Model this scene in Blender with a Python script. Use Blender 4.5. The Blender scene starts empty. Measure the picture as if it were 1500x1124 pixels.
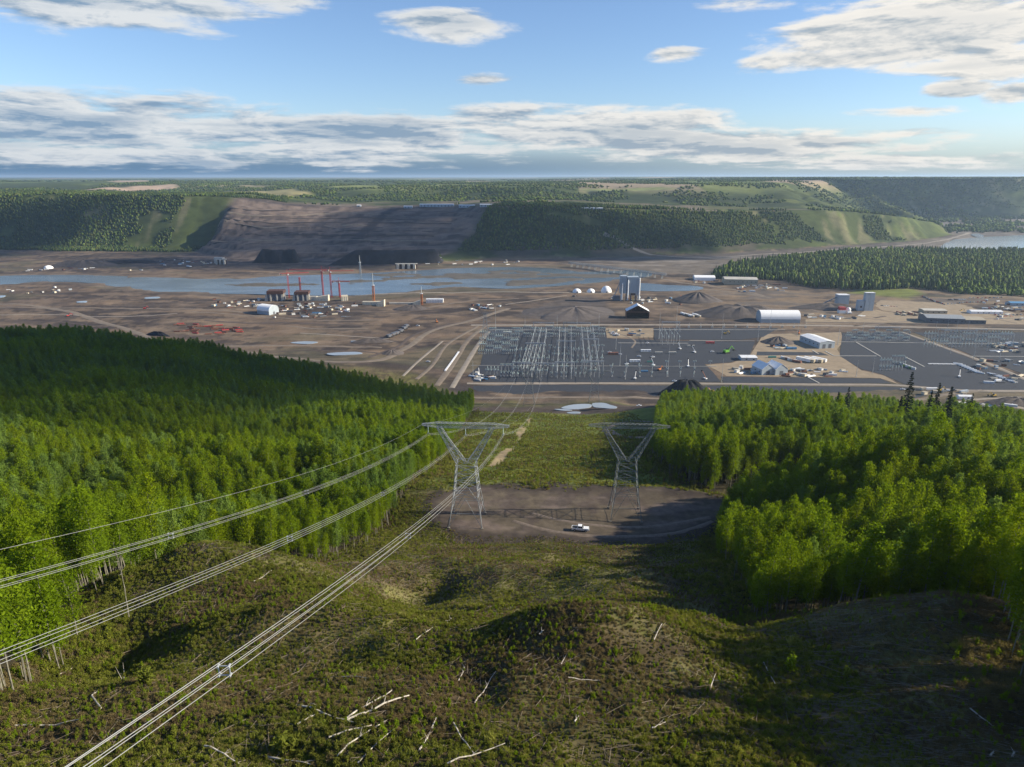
import bpy, math, random
import numpy as np
from mathutils import Vector, Matrix
R = math.radians
random.seed(7)
RNG = np.random.default_rng(11)
SC = bpy.context.scene
COL = SC.collection

# ------------------------------------------------------------------ camera
CZ = 225.0
PITCH = R(16.86)
cam_d = bpy.data.cameras.new('camera'); cam = bpy.data.objects.new('camera', cam_d); COL.objects.link(cam)
cam_d.sensor_width = 36.0; cam_d.lens = 24.0; cam_d.clip_start = 0.5; cam_d.clip_end = 90000
cam.location = (0, 0, CZ); cam.rotation_euler = (R(90) - PITCH, 0, 0)
SC.camera = cam

# ------------------------------------------------------------------ light
SUN_AZ, SUN_EL = 92.0, 25.0           # clockwise from the view direction
SKY_K = 0.10
SUN_DIR = Vector((math.sin(R(SUN_AZ)) * math.cos(R(SUN_EL)), math.cos(R(SUN_AZ)) * math.cos(R(SUN_EL)), math.sin(R(SUN_EL))))
sun_d = bpy.data.lights.new('sun', 'SUN'); sun = bpy.data.objects.new('sun', sun_d); COL.objects.link(sun)
sun_d.energy = 5.0; sun_d.angle = R(0.5); sun_d.color = (1.0, 0.89, 0.70)
sun.rotation_euler = (-SUN_DIR).to_track_quat('-Z', 'Y').to_euler()
sun.location = (300, 100, 500)
SC.view_settings.view_transform = 'Standard'; SC.view_settings.look = 'None'
SC.view_settings.gamma = 1.0; SC.view_settings.exposure = 0.8
SC.cycles.max_bounces = 8; SC.cycles.diffuse_bounces = 4; SC.cycles.glossy_bounces = 2
SC.cycles.transmission_bounces = 5; SC.cycles.transparent_max_bounces = 20; SC.cycles.volume_bounces = 0
SC.cycles.use_denoising = True
SC.cycles.use_adaptive_sampling = False

# pixel <-> world for laying things out on the ground (photo pixels, 1500 wide)
CP, SP = math.cos(PITCH), math.sin(PITCH)
def ray(px, py):
    a = (px - 750.0) / 1000.0; b = (py - 562.0) / 1000.0
    return np.array([a, CP - b * SP, -SP - b * CP])
def at(px, py, z=0.0):
    d = ray(px, py); t = (z - CZ) / d[2]
    return np.array([d[0] * t, d[1] * t, z])
def project(x, y, z):
    x = np.asarray(x, float); y = np.asarray(y, float); z = np.asarray(z, float) - CZ
    dep = y * CP - z * SP; up = y * SP + z * CP
    dep = np.where(dep < 0.1, 0.1, dep)
    return 750 + 1000 * x / dep, 562 - 1000 * up / dep, dep

# ------------------------------------------------------------------ world: daylight sky with clouds at infinity
class NT:
    def __init__(s, tree): s.t = tree; s.L = tree.links
    def n(s, kind, **kw):
        nd = s.t.nodes.new(kind)
        for k, v in kw.items(): setattr(nd, k, v)
        return nd
    def put(s, sock, v):
        if hasattr(v, 'is_output') or hasattr(v, 'links'): s.L.new(v, sock)
        else: sock.default_value = v
    def m(s, op, a, b=None, c=None, clamp=False):
        nd = s.n('ShaderNodeMath', operation=op, use_clamp=clamp); s.put(nd.inputs[0], a)
        if b is not None: s.put(nd.inputs[1], b)
        if c is not None: s.put(nd.inputs[2], c)
        return nd.outputs[0]
    def ramp(s, v, a, b, lo=0.0, hi=1.0, kind='SMOOTHSTEP'):
        nd = s.n('ShaderNodeMapRange', interpolation_type=kind, clamp=True) if kind == 'LINEAR' else s.n('ShaderNodeMapRange', interpolation_type=kind)
        s.put(nd.inputs[0], v)
        for i, q in zip((1, 2, 3, 4), (a, b, lo, hi)): s.put(nd.inputs[i], q)
        return nd.outputs[0]
    def mix(s, f, a, b, blend='MIX'):
        nd = s.n('ShaderNodeMix', data_type='RGBA', blend_type=blend); s.put(nd.inputs[0], f)
        for i, v in ((6, a), (7, b)):
            if isinstance(v, tuple): v = tuple(v) + (1.0,) if len(v) == 3 else v
            s.put(nd.inputs[i], v)
        return nd.outputs[2]
    def noise(s, vec, scale, detail=3.0, rough=0.5, dist=0.0):
        nd = s.n('ShaderNodeTexNoise'); s.put(nd.inputs['Vector'], vec)
        nd.inputs['Scale'].default_value = scale; nd.inputs['Detail'].default_value = detail
        nd.inputs['Roughness'].default_value = rough; nd.inputs['Distortion'].default_value = dist
        return nd.outputs[0]
    def xyz(s, x, y, z):
        nd = s.n('ShaderNodeCombineXYZ'); s.put(nd.inputs[0], x); s.put(nd.inputs[1], y); s.put(nd.inputs[2], z); return nd.outputs[0]

W = bpy.data.worlds.new('World'); SC.world = W; W.use_nodes = True
w = NT(W.node_tree); W.node_tree.nodes.clear()
sky = w.n('ShaderNodeTexSky', sky_type='NISHITA', sun_disc=False)
sky.sun_elevation = R(SUN_EL); sky.sun_rotation = R(SUN_AZ); sky.altitude = 400; sky.air_density = 1.0; sky.dust_density = 0.4; sky.ozone_density = 2.5
tc = w.n('ShaderNodeTexCoord')
sep = w.n('ShaderNodeSeparateXYZ'); w.L.new(tc.outputs['Generated'], sep.inputs[0])
dx, dy, dz = sep.outputs
azn = w.m('ARCTAN2', dx, dy); eln = w.m('ARCSINE', dz)
def cloud_noise(ddz, daz):
    zz = w.m('ADD', w.m('MAXIMUM', dz, 0.0), 0.055 + ddz)
    ca = w.m('ADD', azn, daz)
    d = w.m('DIVIDE', 1.0, zz)
    v = w.xyz(w.m('MULTIPLY', w.m('SINE', ca), d), w.m('MULTIPLY', w.m('COSINE', ca), d), 3.7)
    a = w.noise(v, 0.95, 7.0, 0.60, 0.25)
    return a
n0 = cloud_noise(0.0, 0.0); n1 = cloud_noise(0.0060, 0.010)
def billow(da, de, sc, asp, det=9.0):
    mp_ = w.n('ShaderNodeMapping'); w.L.new(w.xyz(w.m('ADD', azn, da), w.m('ADD', eln, de), 0.7), mp_.inputs[0]); mp_.inputs['Scale'].default_value = (1.0, asp, 1.0)
    return w.noise(mp_.outputs[0], sc, det, 0.60, 0.25)
nb = billow(0, 0, 9.0, 4.0); nb1 = billow(0.006, 0.006, 9.0, 4.0)
ns = billow(0.3, 0.2, 3.2, 11.0, 6.0)                     # long flat decks
def px_dir(px, py):
    d = ray(px, py); d = d / np.linalg.norm(d); return math.atan2(d[0], d[1]), math.asin(d[2])
# (px, py, half width, half height, strength) of the cloud fields seen that evening
FIELDS = [(150, 180, 470, 66, 1.25), (520, 205, 420, 58, 1.15), (830, 190, 330, 50, 1.2), (1060, 215, 420, 42, 1.05), (1290, 238, 300, 20, .95), (200, 228, 560, 30, 1.0), (1330, 196, 170, 16, .8),
          (110, -5, 330, 62, 1.25), (420, 2, 140, 24, .9), (668, 36, 128, 34, 1.1), (708, 118, 78, 13, .85), (1390, 40, 320, 84, 1.35), (1215, 88, 170, 32, 1.1), (1090, 6, 110, 24, .9),
          (985, 80, 62, 16, .85), (1400, 128, 70, 22, .95), (1490, 142, 62, 28, 1.0), (1320, 163, 120, 12, .8), (1450, 88, 170, 42, 1.1), (890, 158, 190, 14, .85), (940, 42, 50, 9, .6), (560, 150, 90, 8, .45)]
tot = None
for (px, py, hw, hh, k) in FIELDS:
    a, e = px_dir(px, py)
    f = 0.00094 if abs(px - 750) < 300 else 0.0008
    u = w.m('DIVIDE', w.m('SUBTRACT', azn, a), hw * f); v = w.m('DIVIDE', w.m('SUBTRACT', eln, e), hh * f * 0.98)
    q = w.m('ADD', w.m('MULTIPLY', u, u), w.m('MULTIPLY', v, v))
    g = w.m('MULTIPLY', w.m('SUBTRACT', 1.0, w.m('POWER', q, 0.75), clamp=True), k)
    tot = g if tot is None else w.m('MAXIMUM', tot, g)
def mixn(p, q_): return w.m('ADD', w.m('ADD', w.m('MULTIPLY', p, 0.42), w.m('MULTIPLY', q_, 0.80)), w.m('MULTIPLY', ns, 0.36))
nsum = mixn(n0, nb); nsum1 = mixn(n1, nb1)
dens_raw = w.m('ADD', nsum, w.m('MULTIPLY', tot, 0.44))
dens = w.m('MULTIPLY', w.ramp(dens_raw, 0.945, 1.15), w.ramp(tot, 0.0, 0.12))
lit = w.m('MULTIPLY_ADD', w.m('SUBTRACT', nsum, nsum1), 6.5, 0.84, clamp=True)
thick = w.ramp(w.m('ADD', dens_raw, w.m('MULTIPLY', w.m('SUBTRACT', ns, 0.5), 0.9)), 1.08, 1.42)
rightness = w.ramp(azn, -0.5, 0.65)
lit2 = w.m('SUBTRACT', lit, w.m('MULTIPLY', w.m('MULTIPLY', thick, w.ramp(azn, -0.3, 0.6, 0.75, 0.5)), w.ramp(eln, 0.15, 0.09, 0.55, 1.0)), clamp=True)
white = w.mix(rightness, (0.76, 0.79, 0.81), (0.97, 0.92, 0.84)); grey = w.mix(rightness, (0.23, 0.35, 0.50), (0.42, 0.48, 0.53))
ccol = w.mix(lit2, grey, white)
# the blue bank of distant cloud just over the horizon, more open to the right
bank = w.m('MULTIPLY', w.ramp(eln, 0.085, 0.0), w.ramp(azn, 0.62, -0.05, 0.66, 1.0))
bcol = w.mix(w.ramp(eln, 0.012, 0.05), w.mix(rightness, (0.085, 0.20, 0.36), (0.33, 0.44, 0.51)), w.mix(rightness, (0.27, 0.45, 0.65), (0.54, 0.63, 0.68)))
bg = w.n('ShaderNodeBackground'); bg.inputs['Strength'].default_value = SKY_K
EXPO = 2 ** SC.view_settings.exposure
def unk(c): # cloud brightness is given as seen
    return w.mix(1.0, c, (1 / SKY_K / EXPO,) * 3, 'MULTIPLY')
SKYCOL = w.mix(1.0, sky.outputs[0], (0.78, 0.84, 0.965), 'MULTIPLY')
s1 = w.mix(bank, SKYCOL, unk(bcol))
s2 = w.mix(w.m('MULTIPLY', dens, 0.97), s1, unk(ccol))
w.L.new(s2, bg.inputs['Color'])
wo = w.n('ShaderNodeOutputWorld'); w.L.new(bg.outputs[0], wo.inputs['Surface'])
W.cycles.sampling_method = 'MANUAL'; W.cycles.sample_map_resolution = 1024
# ------------------------------------------------------------------ noise and ground height
def _hash(ix, iy, seed):
    h = (ix.astype(np.int64) * 374761393 + iy.astype(np.int64) * 668265263 + seed * 2147483647) & 0xFFFFFFFF
    h = ((h ^ (h >> 13)) * 1274126177) & 0xFFFFFFFF
    h = h ^ (h >> 16)
    return (h & 0xFFFF) / 65535.0
def vn(x, y, seed=0):
    xi = np.floor(x); yi = np.floor(y); fx = x - xi; fy = y - yi
    fx = fx * fx * (3 - 2 * fx); fy = fy * fy * (3 - 2 * fy)
    a = _hash(xi, yi, seed); b = _hash(xi + 1, yi, seed); c = _hash(xi, yi + 1, seed); d = _hash(xi + 1, yi + 1, seed)
    return (a + (b - a) * fx) * (1 - fy) + (c + (d - c) * fx) * fy
def fbm(x, y, seed=0, octv=4, gain=0.5):
    x = np.asarray(x, float); y = np.asarray(y, float)
    s = 0; a = 1; t = 0
    for o in range(octv):
        s = s + a * vn(x * 2 ** o + 17.3 * o, y * 2 ** o - 9.1 * o, seed + o); t += a; a *= gain
    return s / t
def sm(v, a, b):
    t = np.clip((np.asarray(v, float) - a) / (b - a), 0, 1); return t * t * (3 - 2 * t)
def lerp(a, b, t): return a + (b - a) * t
def cubic(x, xs, ys):                                   # smooth interpolation through a profile
    xs = np.asarray(xs, float); ys = np.asarray(ys, float)
    m = np.gradient(ys, xs); x = np.clip(x, xs[0], xs[-1])
    i = np.clip(np.searchsorted(xs, x) - 1, 0, len(xs) - 2)
    hh = xs[i + 1] - xs[i]; t = (x - xs[i]) / hh
    return ((2 * t ** 3 - 3 * t ** 2 + 1) * ys[i] + (t ** 3 - 2 * t ** 2 + t) * hh * m[i] + (-2 * t ** 3 + 3 * t ** 2) * ys[i + 1] + (t ** 3 - t ** 2) * hh * m[i + 1])
def poly_sd(x, y, P):                                   # signed distance to a polygon, negative inside
    P = np.asarray(P, float)[:, :2]; n = len(P)
    d = np.full(x.shape, 1e18); ins = np.zeros(x.shape, bool)
    for i in range(n):
        x0, y0 = P[i]; x1, y1 = P[(i + 1) % n]; ex, ey = x1 - x0, y1 - y0
        t = np.clip(((x - x0) * ex + (y - y0) * ey) / (ex * ex + ey * ey + 1e-9), 0, 1)
        d = np.minimum(d, (x - x0 - t * ex) ** 2 + (y - y0 - t * ey) ** 2)
        c = ((y0 > y) != (y1 > y)); xx = x0 + (y - y0) / (ey if abs(ey) > 1e-9 else 1e-9) * ex
        ins ^= c & (x < xx)
    d = np.sqrt(d); return np.where(ins, -d, d)
def line_d(x, y, P):
    d = np.full(np.shape(x), 1e18)
    for (x0, y0), (x1, y1) in zip(P[:-1], P[1:]):
        ex, ey = x1 - x0, y1 - y0; t = np.clip(((x - x0) * ex + (y - y0) * ey) / (ex * ex + ey * ey), 0, 1)
        d = np.minimum(d, (x - x0 - t * ex) ** 2 + (y - y0 - t * ey) ** 2)
    return np.sqrt(d)
def smooth_poly(P, n=6):                                # closed Catmull-Rom
    P = np.asarray(P, float); out = []
    for i in range(len(P)):
        p0, p1, p2, p3 = P[i - 1], P[i], P[(i + 1) % len(P)], P[(i + 2) % len(P)]
        for k in range(n):
            t = k / n
            out.append(0.5 * (2 * p1 + (p2 - p0) * t + (2 * p0 - 5 * p1 + 4 * p2 - p3) * t * t + (3 * p1 - p0 - 3 * p2 + p3) * t ** 3))
    return np.array(out)
def px_poly(pts, z=0.0, n=0):
    P = np.array([at(a, b, z) for a, b in pts])
    return smooth_poly(P, n) if n else P

RIVER = px_poly([(-120, 412), (0, 405), (120, 404), (210, 407), (330, 409), (420, 405), (520, 402), (600, 398), (690, 393), (790, 393), (860, 399), (930, 396), (945, 403), (905, 408),
                 (860, 413), (800, 418), (740, 421), (690, 419), (640, 422), (580, 428), (490, 431), (380, 429), (270, 427), (200, 422), (140, 413), (60, 412), (-120, 424)], 0, 5)
FAR_RIVER = px_poly([(1385, 365), (1402, 352), (1440, 348), (1500, 345), (1640, 340), (1700, 362), (1560, 366), (1480, 368), (1420, 369)], 0, 5)
OXBOW = px_poly([(1422, 343.5), (1430, 342), (1440, 344), (1440, 347), (1430, 347)], 0, 4)
CHANNEL = px_poly([(937, 416), (1000, 419), (1020, 421), (1005, 424), (937, 424)], 0, 3)
FAN = px_poly([(825, 436), (850, 432), (880, 437), (905, 468), (860, 472), (790, 468), (755, 462)], 0, 3)
BARS_W = [px_poly(q, 0, 3) for q in ([(330, 416), (400, 414), (452, 415.5), (470, 417.5), (420, 419), (350, 418.5)], [(560, 407), (640, 403), (700, 402), (720, 404), (650, 407), (590, 409.5)], [(745, 413), (800, 408), (850, 408), (842, 413), (790, 417), (750, 417.5)], [(590, 416), (650, 413), (690, 414), (640, 418)], [(860, 403), (900, 400), (915, 402), (880, 405)], [(700, 397.5), (760, 396.5), (800, 398), (740, 399.5)], [(490, 412), (540, 409), (570, 411), (520, 415)], [(640, 399), (760, 401), (840, 403.5), (780, 407), (670, 408)], [(780, 399), (850, 401), (905, 404), (850, 407)], [(540, 402), (600, 400.5), (620, 403), (560, 405)])]
PAD = smooth_poly([(-22, 206), (-10, 200), (10, 202), (40, 198), (62, 203), (78, 214), (80, 230), (58, 240), (30, 241), (-6, 243), (-24, 239), (-29, 224)], 5)

BX = [-9000, -2600, -1575, -1000, -830, -650, -200, -60, 100, 624, 1165, 1500, 1775, 1900, 2100, 2600, 3200, 6000, 12000]
BY = [2600, 2260, 2190, 2140, 1980, 1900, 1850, 1950, 1966, 2105, 2362, 2560, 2790, 3300, 3750, 3900, 4050, 4600, 5200]
BW = [340, 330, 310, 300, 480, 640, 640, 330, 225, 210, 150, 140, 110, 300, 600, 600, 600, 600, 600]
BT = [168, 165, 160, 156, 132, 122, 122, 130, 133, 122, 110, 78, 40, 100, 200, 206, 210, 210, 212]
RX = [-9000, -1600, -900, -600, 200, 700, 1300, 1800, 2200, 4000, 12000]
RY = [2800, 2700, 2760, 2820, 2700, 2680, 2760, 3300, 4300, 5000, 6000]
RW = [2500, 2200, 1400, 1000, 900, 800, 700, 800, 800, 800, 800]
PH = [186, 182, 180, 178, 182, 190, 198, 205, 211, 214, 216]
def far_parts(x, y):
    jag = (fbm(x / 240, y / 900, 31, 3) - 0.5) * 90
    B = np.interp(x, BX, BY) + jag * 0.5; Wd = np.interp(x, BX, BW); T = np.interp(x, BX, BT)
    t1 = np.clip((y - B) / Wd, 0, 1)
    Rr = np.interp(x, RX, RY) + (fbm(x / 420, y / 1200, 35, 3) - 0.5) * 420
    t2 = np.clip((y - Rr) / np.interp(x, RX, RW), 0, 1)
    return B, Wd, T, t1, t2
def dam_mask(x, y):
    B = np.interp(x, BX, BY)
    lft = -1000 + (y - 1900) * 0.10 + (fbm(y / 90, x * 0, 5, 3) - .5) * 60
    rgt = -235 + (y - 1850) * 0.36 + (fbm(y / 120, x * 0, 8, 3) - .5) * 60
    return sm(x, lft - 25, lft + 25) * sm(x, rgt + 25, rgt - 25) * sm(y, 1780, 1850) * sm(y, 2640, 2540)
def h(x, y):
    x = np.asarray(x, float); y = np.asarray(y, float)
    base = cubic(y, [-400, -200, 0, 52, 72, 84, 100, 125, 150, 185, 203, 225, 240, 300, 400, 500, 600, 650, 700, 760], [196, 192, 180, 170, 166, 161.5, 152, 141, 131, 117, 111.5, 110, 109.5, 94, 68, 42, 15, 4, 0.5, 0])
    left = cubic(y, [-400, 0, 100, 200, 300, 500, 640, 720, 790, 850, 900], [200, 186, 153, 126, 108, 84, 66, 52, 24, 4, 0])
    ye = y * (1 + 0.12 * sm(x, 150, 420))
    right = cubic(ye, [-400, 0, 60, 100, 150, 200, 300, 400, 500, 600, 660, 720], [196, 180, 169, 153, 136, 122, 98, 72, 48, 24, 4, 0])
    L = sm(x, -25, -520); Rt = sm(x, 60, 130)
    z = lerp(lerp(base, left, L), right, Rt)
    def bump(cx, cy, rx, ry, a): return a * np.exp(-(((x - cx) / rx) ** 2 + ((y - cy) / ry) ** 2))
    z = z + bump(-58, 118, 21, 25, 14.0) + bump(11, 79, 15, 9, 5.6) + bump(57, 80, 17, 9, 7.5) + bump(-24, 82, 14, 12, 2.0) + bump(-40, 100, 16, 16, 3.0)
    z = z - bump(36, 96, 10, 14, 4.0) - bump(-60, 82, 9, 16, 5.0) - bump(-20, 128, 9, 20, 5.0) + bump(14, 140, 18, 9, 3.0) - bump(98, 240, 60, 14, 9.0) + bump(130, 300, 60, 30, 6) + bump(120, 185, 40, 28, 8)
    near = sm(y, 760, 640)
    pad = sm(poly_sd(x, y, PAD), 14, 1)
    hum = (fbm(x / 26, y / 19, 3, 4) - 0.5) * 9.5 * sm(y, 250, 150) * (1 - pad) + (fbm(x / 70, y / 60, 9, 3) - 0.5) * 12 * sm(np.abs(x - 20), 40, 110) * near
    corr = (fbm(x / 22, y / 16, 4, 3) - 0.5) * 4.0 * sm(y, 235, 270) * near
    z = z + (hum + corr) * np.minimum(near, 1)
    z = lerp(z, 110.3 + (fbm(x / 7, y / 7, 6, 3) - .5) * .7 - 0.02 * (y - 220), pad)
    # valley floor
    flat = sm(x, -150, -70) * sm(y, 1150, 1105) * sm(x, 1200, 1000)
    fl = ((fbm(x / 110, y / 170, 12, 4) - 0.5) * 7.0 + (fbm(x / 38, y / 60, 14, 3) - .5) * 2.4) * sm(y, 720, 900) * (1 - flat)
    z = z + fl
    # far bank
    B, Wd, T, t1, t2 = far_parts(x, y)
    dm = dam_mask(x, y)
    st = t1 * t1 * (3 - 2 * t1) * 0.5 + t1 * 0.5
    n = 9.0; ts = (np.floor(st * n) + sm(st * n - np.floor(st * n), 0.45, 0.98)) / n
    st = lerp(st, ts, dm)
    cut = 24 * sm(y, 1858, 1880) * sm(y, 1905, 1899.9) * 0
    gl = 1 - np.abs(2 * vn(x / 62 + fbm(x / 200, y / 200, 41, 2) * 3, y / 900, 44) - 1)
    gl2 = 1 - np.abs(2 * vn(x / 190 + fbm(x / 300, y / 300, 47, 2) * 2, y / 1500, 48) - 1)
    slope = 4 * st * (1 - st)
    big = sm(x, -780, -900) + sm(x, 900, 1100) * 0.55
    z1 = T * st - (1 - dm) * slope * (gl * (14 + 12 * sm(x, 850, 1000)) + gl2 * (34 + 26 * sm(x, -850, -1000)) * np.clip(big, 0, 1)) * np.clip(T / 130, 0.4, 1)
    P = np.interp(x, RX, PH)
    st2 = t2 * t2 * (3 - 2 * t2)
    g2 = (1 - np.abs(2 * vn(x / 150 + y / 700 + fbm(x / 300, y / 300, 51, 3) * 3, y / 1100, 52) - 1)) * 4 * st2 * (1 - st2)
    z2 = (P - T) * st2 - g2 * 26
    roll = (fbm(x / 900, y / 700, 61, 4) - 0.5) * 22 * sm(t1, .9, 1) + (fbm(x / 4200, y / 2600, 63, 3) - .5) * 26 * sm(y, 4200, 8000)
    beyond = sm(y, 1500, 1900)
    z = np.where(y > 1450, z + beyond * (np.maximum(z1, 0) + z2 + roll * sm(t1, .95, 1)), z)
    z = np.minimum(z, 217 + 0.0001 * (z - 217)) if False else z
    sd = np.minimum(poly_sd(x, y, RIVER), np.minimum(np.minimum(poly_sd(x, y, FAR_RIVER), poly_sd(x, y, CHANNEL)), poly_sd(x, y, OXBOW)))
    wet = sm(sd + (fbm(x / 48, y / 30, 55, 4) - .5) * 46, 22, -8)
    z = lerp(z, -2.2, wet * (y < 3200))
    sb = np.full(x.shape, 1e9)
    for q in BARS_W: sb = np.minimum(sb, poly_sd(x, y, q))
    z = z + sm(sb + (fbm(x / 40, y / 22, 56, 4) - .5) * 60, 12, -10) * 2.5 * wet
    return z

def hit(pts):                                           # ground points behind photo pixels
    pts = np.asarray(pts, float); ts = np.concatenate([np.geomspace(30, 900, 420), np.geomspace(905, 16000, 500)])
    D = np.array([ray(a, b) for a, b in pts])
    X = D[:, 0:1] * ts; Y = D[:, 1:2] * ts; Z = CZ + D[:, 2:3] * ts
    below = Z < h(X, Y); k = np.argmax(below, axis=1); k = np.where(below.any(axis=1), k, len(ts) - 1)
    lo = ts[np.maximum(k - 1, 0)]; hi = ts[k]
    for _ in range(18):
        mid = (lo + hi) / 2; b = CZ + D[:, 2] * mid < h(D[:, 0] * mid, D[:, 1] * mid)
        hi = np.where(b, mid, hi); lo = np.where(b, lo, mid)
    q = D * hi[:, None]; q[:, 2] += CZ; return q
def gz(x, y): return float(h(np.array([x]), np.array([y]))[0])

# forest limits
XL = lambda y: np.interp(y, [0, 60, 80, 112, 135, 152, 168, 190, 228, 280, 600, 660], [-58, -58, -62, -76, -80, -72, -52, -43, -41, -34, -36, -40])
XR = lambda y: np.interp(y, [0, 66, 80, 90, 96, 103, 128, 160, 200, 238, 262, 300, 560, 640], [50, 58, 66, 66, 54, 44, 47, 55, 68, 88, 66, 66, 128, 136])
SWALE = [(84, 236), (112, 246), (142, 226), (172, 192), (230, 172), (300, 170)]
def left_wood(x, y): return (x < XL(y)) & (y < np.interp(x, [-900, -520, -350, -200, -100, -40], [790, 740, 735, 705, 670, 640])) & (y > -20)
def right_wood(x, y):
    return (x > XR(y)) & (y < np.interp(x, [60, 90, 150, 220, 270, 320, 380, 460, 600], [520, 562, 578, 575, 540, 500, 480, 470, 455])) & (y > -20) & (line_d(x, y, SWALE) > 13)

# ------------------------------------------------------------------ mesh helpers
FIELDS_W = None
def link(o): COL.objects.link(o); return o
def tag(o, label=None, cat=None, group=None, kind=None):
    for k, v in (('label', label), ('category', cat), ('group', group), ('kind', kind)):
        if v: o[k] = v
    return o
def mesh_np(name, V, F, mats, cols=None, smooth=False, parent=None, mi=None):
    me = bpy.data.meshes.new(name); V = np.asarray(V, np.float32); F = np.asarray(F, np.int32); k = F.shape[1]
    me.vertices.add(len(V)); me.vertices.foreach_set('co', V.ravel())
    me.loops.add(F.size); me.loops.foreach_set('vertex_index', F.ravel())
    me.polygons.add(len(F)); me.polygons.foreach_set('loop_start', np.arange(len(F), dtype=np.int32) * k)
    try: me.polygons.foreach_set('loop_total', np.full(len(F), k, np.int32))
    except Exception: pass
    for m_ in (mats if isinstance(mats, (list, tuple)) else [mats]): me.materials.append(m_)
    if mi is not None: me.polygons.foreach_set('material_index', np.asarray(mi, np.int32))
    if smooth: me.polygons.foreach_set('use_smooth', np.ones(len(F), bool))
    if cols is not None:
        at_ = me.color_attributes.new('Col', 'FLOAT_COLOR', 'POINT')
        c4 = np.ones((len(V), 4), np.float32); c4[:, :3] = cols; at_.data.foreach_set('color', c4.ravel())
    me.update(calc_edges=True); me.validate()
    o = link(bpy.data.objects.new(name, me))
    if parent is not None: o.parent = parent
    return o
def empty(name, loc=(0, 0, 0), rz=0.0):
    o = bpy.data.objects.new(name, None); o.location = loc; o.rotation_euler = (0, 0, rz); o.empty_display_size = 0.5; return link(o)
class MB:
    def __init__(s): s.v = []; s.f = []; s.m = []
    def add(s, V, F, mi=0):
        b = len(s.v); s.v += [tuple(map(float, p)) for p in V]; s.f += [tuple(int(i) + b for i in q) for q in F]; s.m += [mi] * len(F); return s
    def box(s, c, d, mi=0, rz=0.0, taper=1.0, bev=0.0):
        cx, cy, cz = c; a, b, e = d[0] / 2, d[1] / 2, d[2] / 2; co, si = math.cos(rz), math.sin(rz); V = []
        for k, t in ((-e, 1.0), (e, taper)):
            for u, q in ((-a, -b), (a, -b), (a, b), (-a, b)):
                u *= t; q *= t; V.append((cx + u * co - q * si, cy + u * si + q * co, cz + k))
        return s.add(V, [(3, 2, 1, 0), (4, 5, 6, 7), (0, 1, 5, 4), (1, 2, 6, 5), (2, 3, 7, 6), (3, 0, 4, 7)], mi)
    def tube(s, p, q, r0, r1=None, n=4, mi=0, cap=True):
        p = Vector(p); q = Vector(q); r1 = r0 if r1 is None else r1; d = (q - p)
        if d.length < 1e-6: return s
        d.normalize(); a = d.orthogonal().normalized(); b = d.cross(a); V = []
        for c, r in ((p, r0), (q, r1)):
            for i in range(n):
                t = 2 * math.pi * i / n; V.append(c + (a * math.cos(t) + b * math.sin(t)) * r)
        F = [(i, (i + 1) % n, n + (i + 1) % n, n + i) for i in range(n)]
        if cap: F += [tuple(range(n - 1, -1, -1)), tuple(range(n, 2 * n))]
        return s.add(V, F, mi)
    def path(s, P, rad, n=6, mi=0):
        P = [Vector(p) for p in P]; V = []; N = len(P)
        up = Vector((0, 0, 1))
        for i, p in enumerate(P):
            d = (P[min(i + 1, N - 1)] - P[max(i - 1, 0)]).normalized(); a = d.cross(up)
            a = a.normalized() if a.length > 1e-3 else Vector((1, 0, 0)); b = a.cross(d); r = rad[i] if hasattr(rad, '__len__') else rad
            for k in range(n):
                t = 2 * math.pi * k / n; V.append(p + (a * math.cos(t) + b * math.sin(t)) * r)
        F = [(i * n + k, i * n + (k + 1) % n, (i + 1) * n + (k + 1) % n, (i + 1) * n + k) for i in range(N - 1) for k in range(n)]
        F += [tuple(range(n - 1, -1, -1)), tuple(range((N - 1) * n, N * n))]
        return s.add(V, F, mi)
    def lathe(s, prof, c=(0, 0, 0), n=12, mi=0):
        V = [(c[0] + r * math.cos(2 * math.pi * k / n), c[1] + r * math.sin(2 * math.pi * k / n), c[2] + z) for r, z in prof for k in range(n)]
        F = [(i * n + k, i * n + (k + 1) % n, (i + 1) * n + (k + 1) % n, (i + 1) * n + k) for i in range(len(prof) - 1) for k in range(n)]
        F += [tuple(range(n - 1, -1, -1)), tuple(range((len(prof) - 1) * n, len(prof) * n))]
        return s.add(V, F, mi)
    def prism(s, prof, y0, y1, mi=0, mi_cap=None):         # profile in x,z run along y
        n = len(prof); V = [(x, y0, z) for x, z in prof] + [(x, y1, z) for x, z in prof]
        s.add(V, [(i, (i + 1) % n, n + (i + 1) % n, n + i) for i in range(n)], mi)
        return s.add(V, [tuple(range(n - 1, -1, -1)), tuple(range(n, 2 * n))], mi if mi_cap is None else mi_cap)
    def build(s, name, mats, parent=None, smooth=False):
        me = bpy.data.meshes.new(name); me.from_pydata(s.v, [], s.f)
        for m_ in (mats if isinstance(mats, (list, tuple)) else [mats]): me.materials.append(m_)
        me.polygons.foreach_set('material_index', s.m)
        if smooth: me.polygons.foreach_set('use_smooth', [True] * len(s.f))
        me.update(); o = link(bpy.data.objects.new(name, me))
        if parent is not None: o.parent = parent
        return o
KIDS = {}
def copy_tree(o, loc=None, rz=None, scale=None, parent=None):
    c = o.copy(); COL.objects.link(c)
    if parent is not None: c.parent = parent
    if loc is not None: c.location = loc
    if rz is not None: c.rotation_euler = (0, 0, rz)
    if scale is not None: c.scale = (scale,) * 3 if not hasattr(scale, '__len__') else scale
    if o.name not in KIDS: KIDS[o.name] = list(o.children)
    for ch in KIDS[o.name]: copy_tree(ch, parent=c)
    return c

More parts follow.
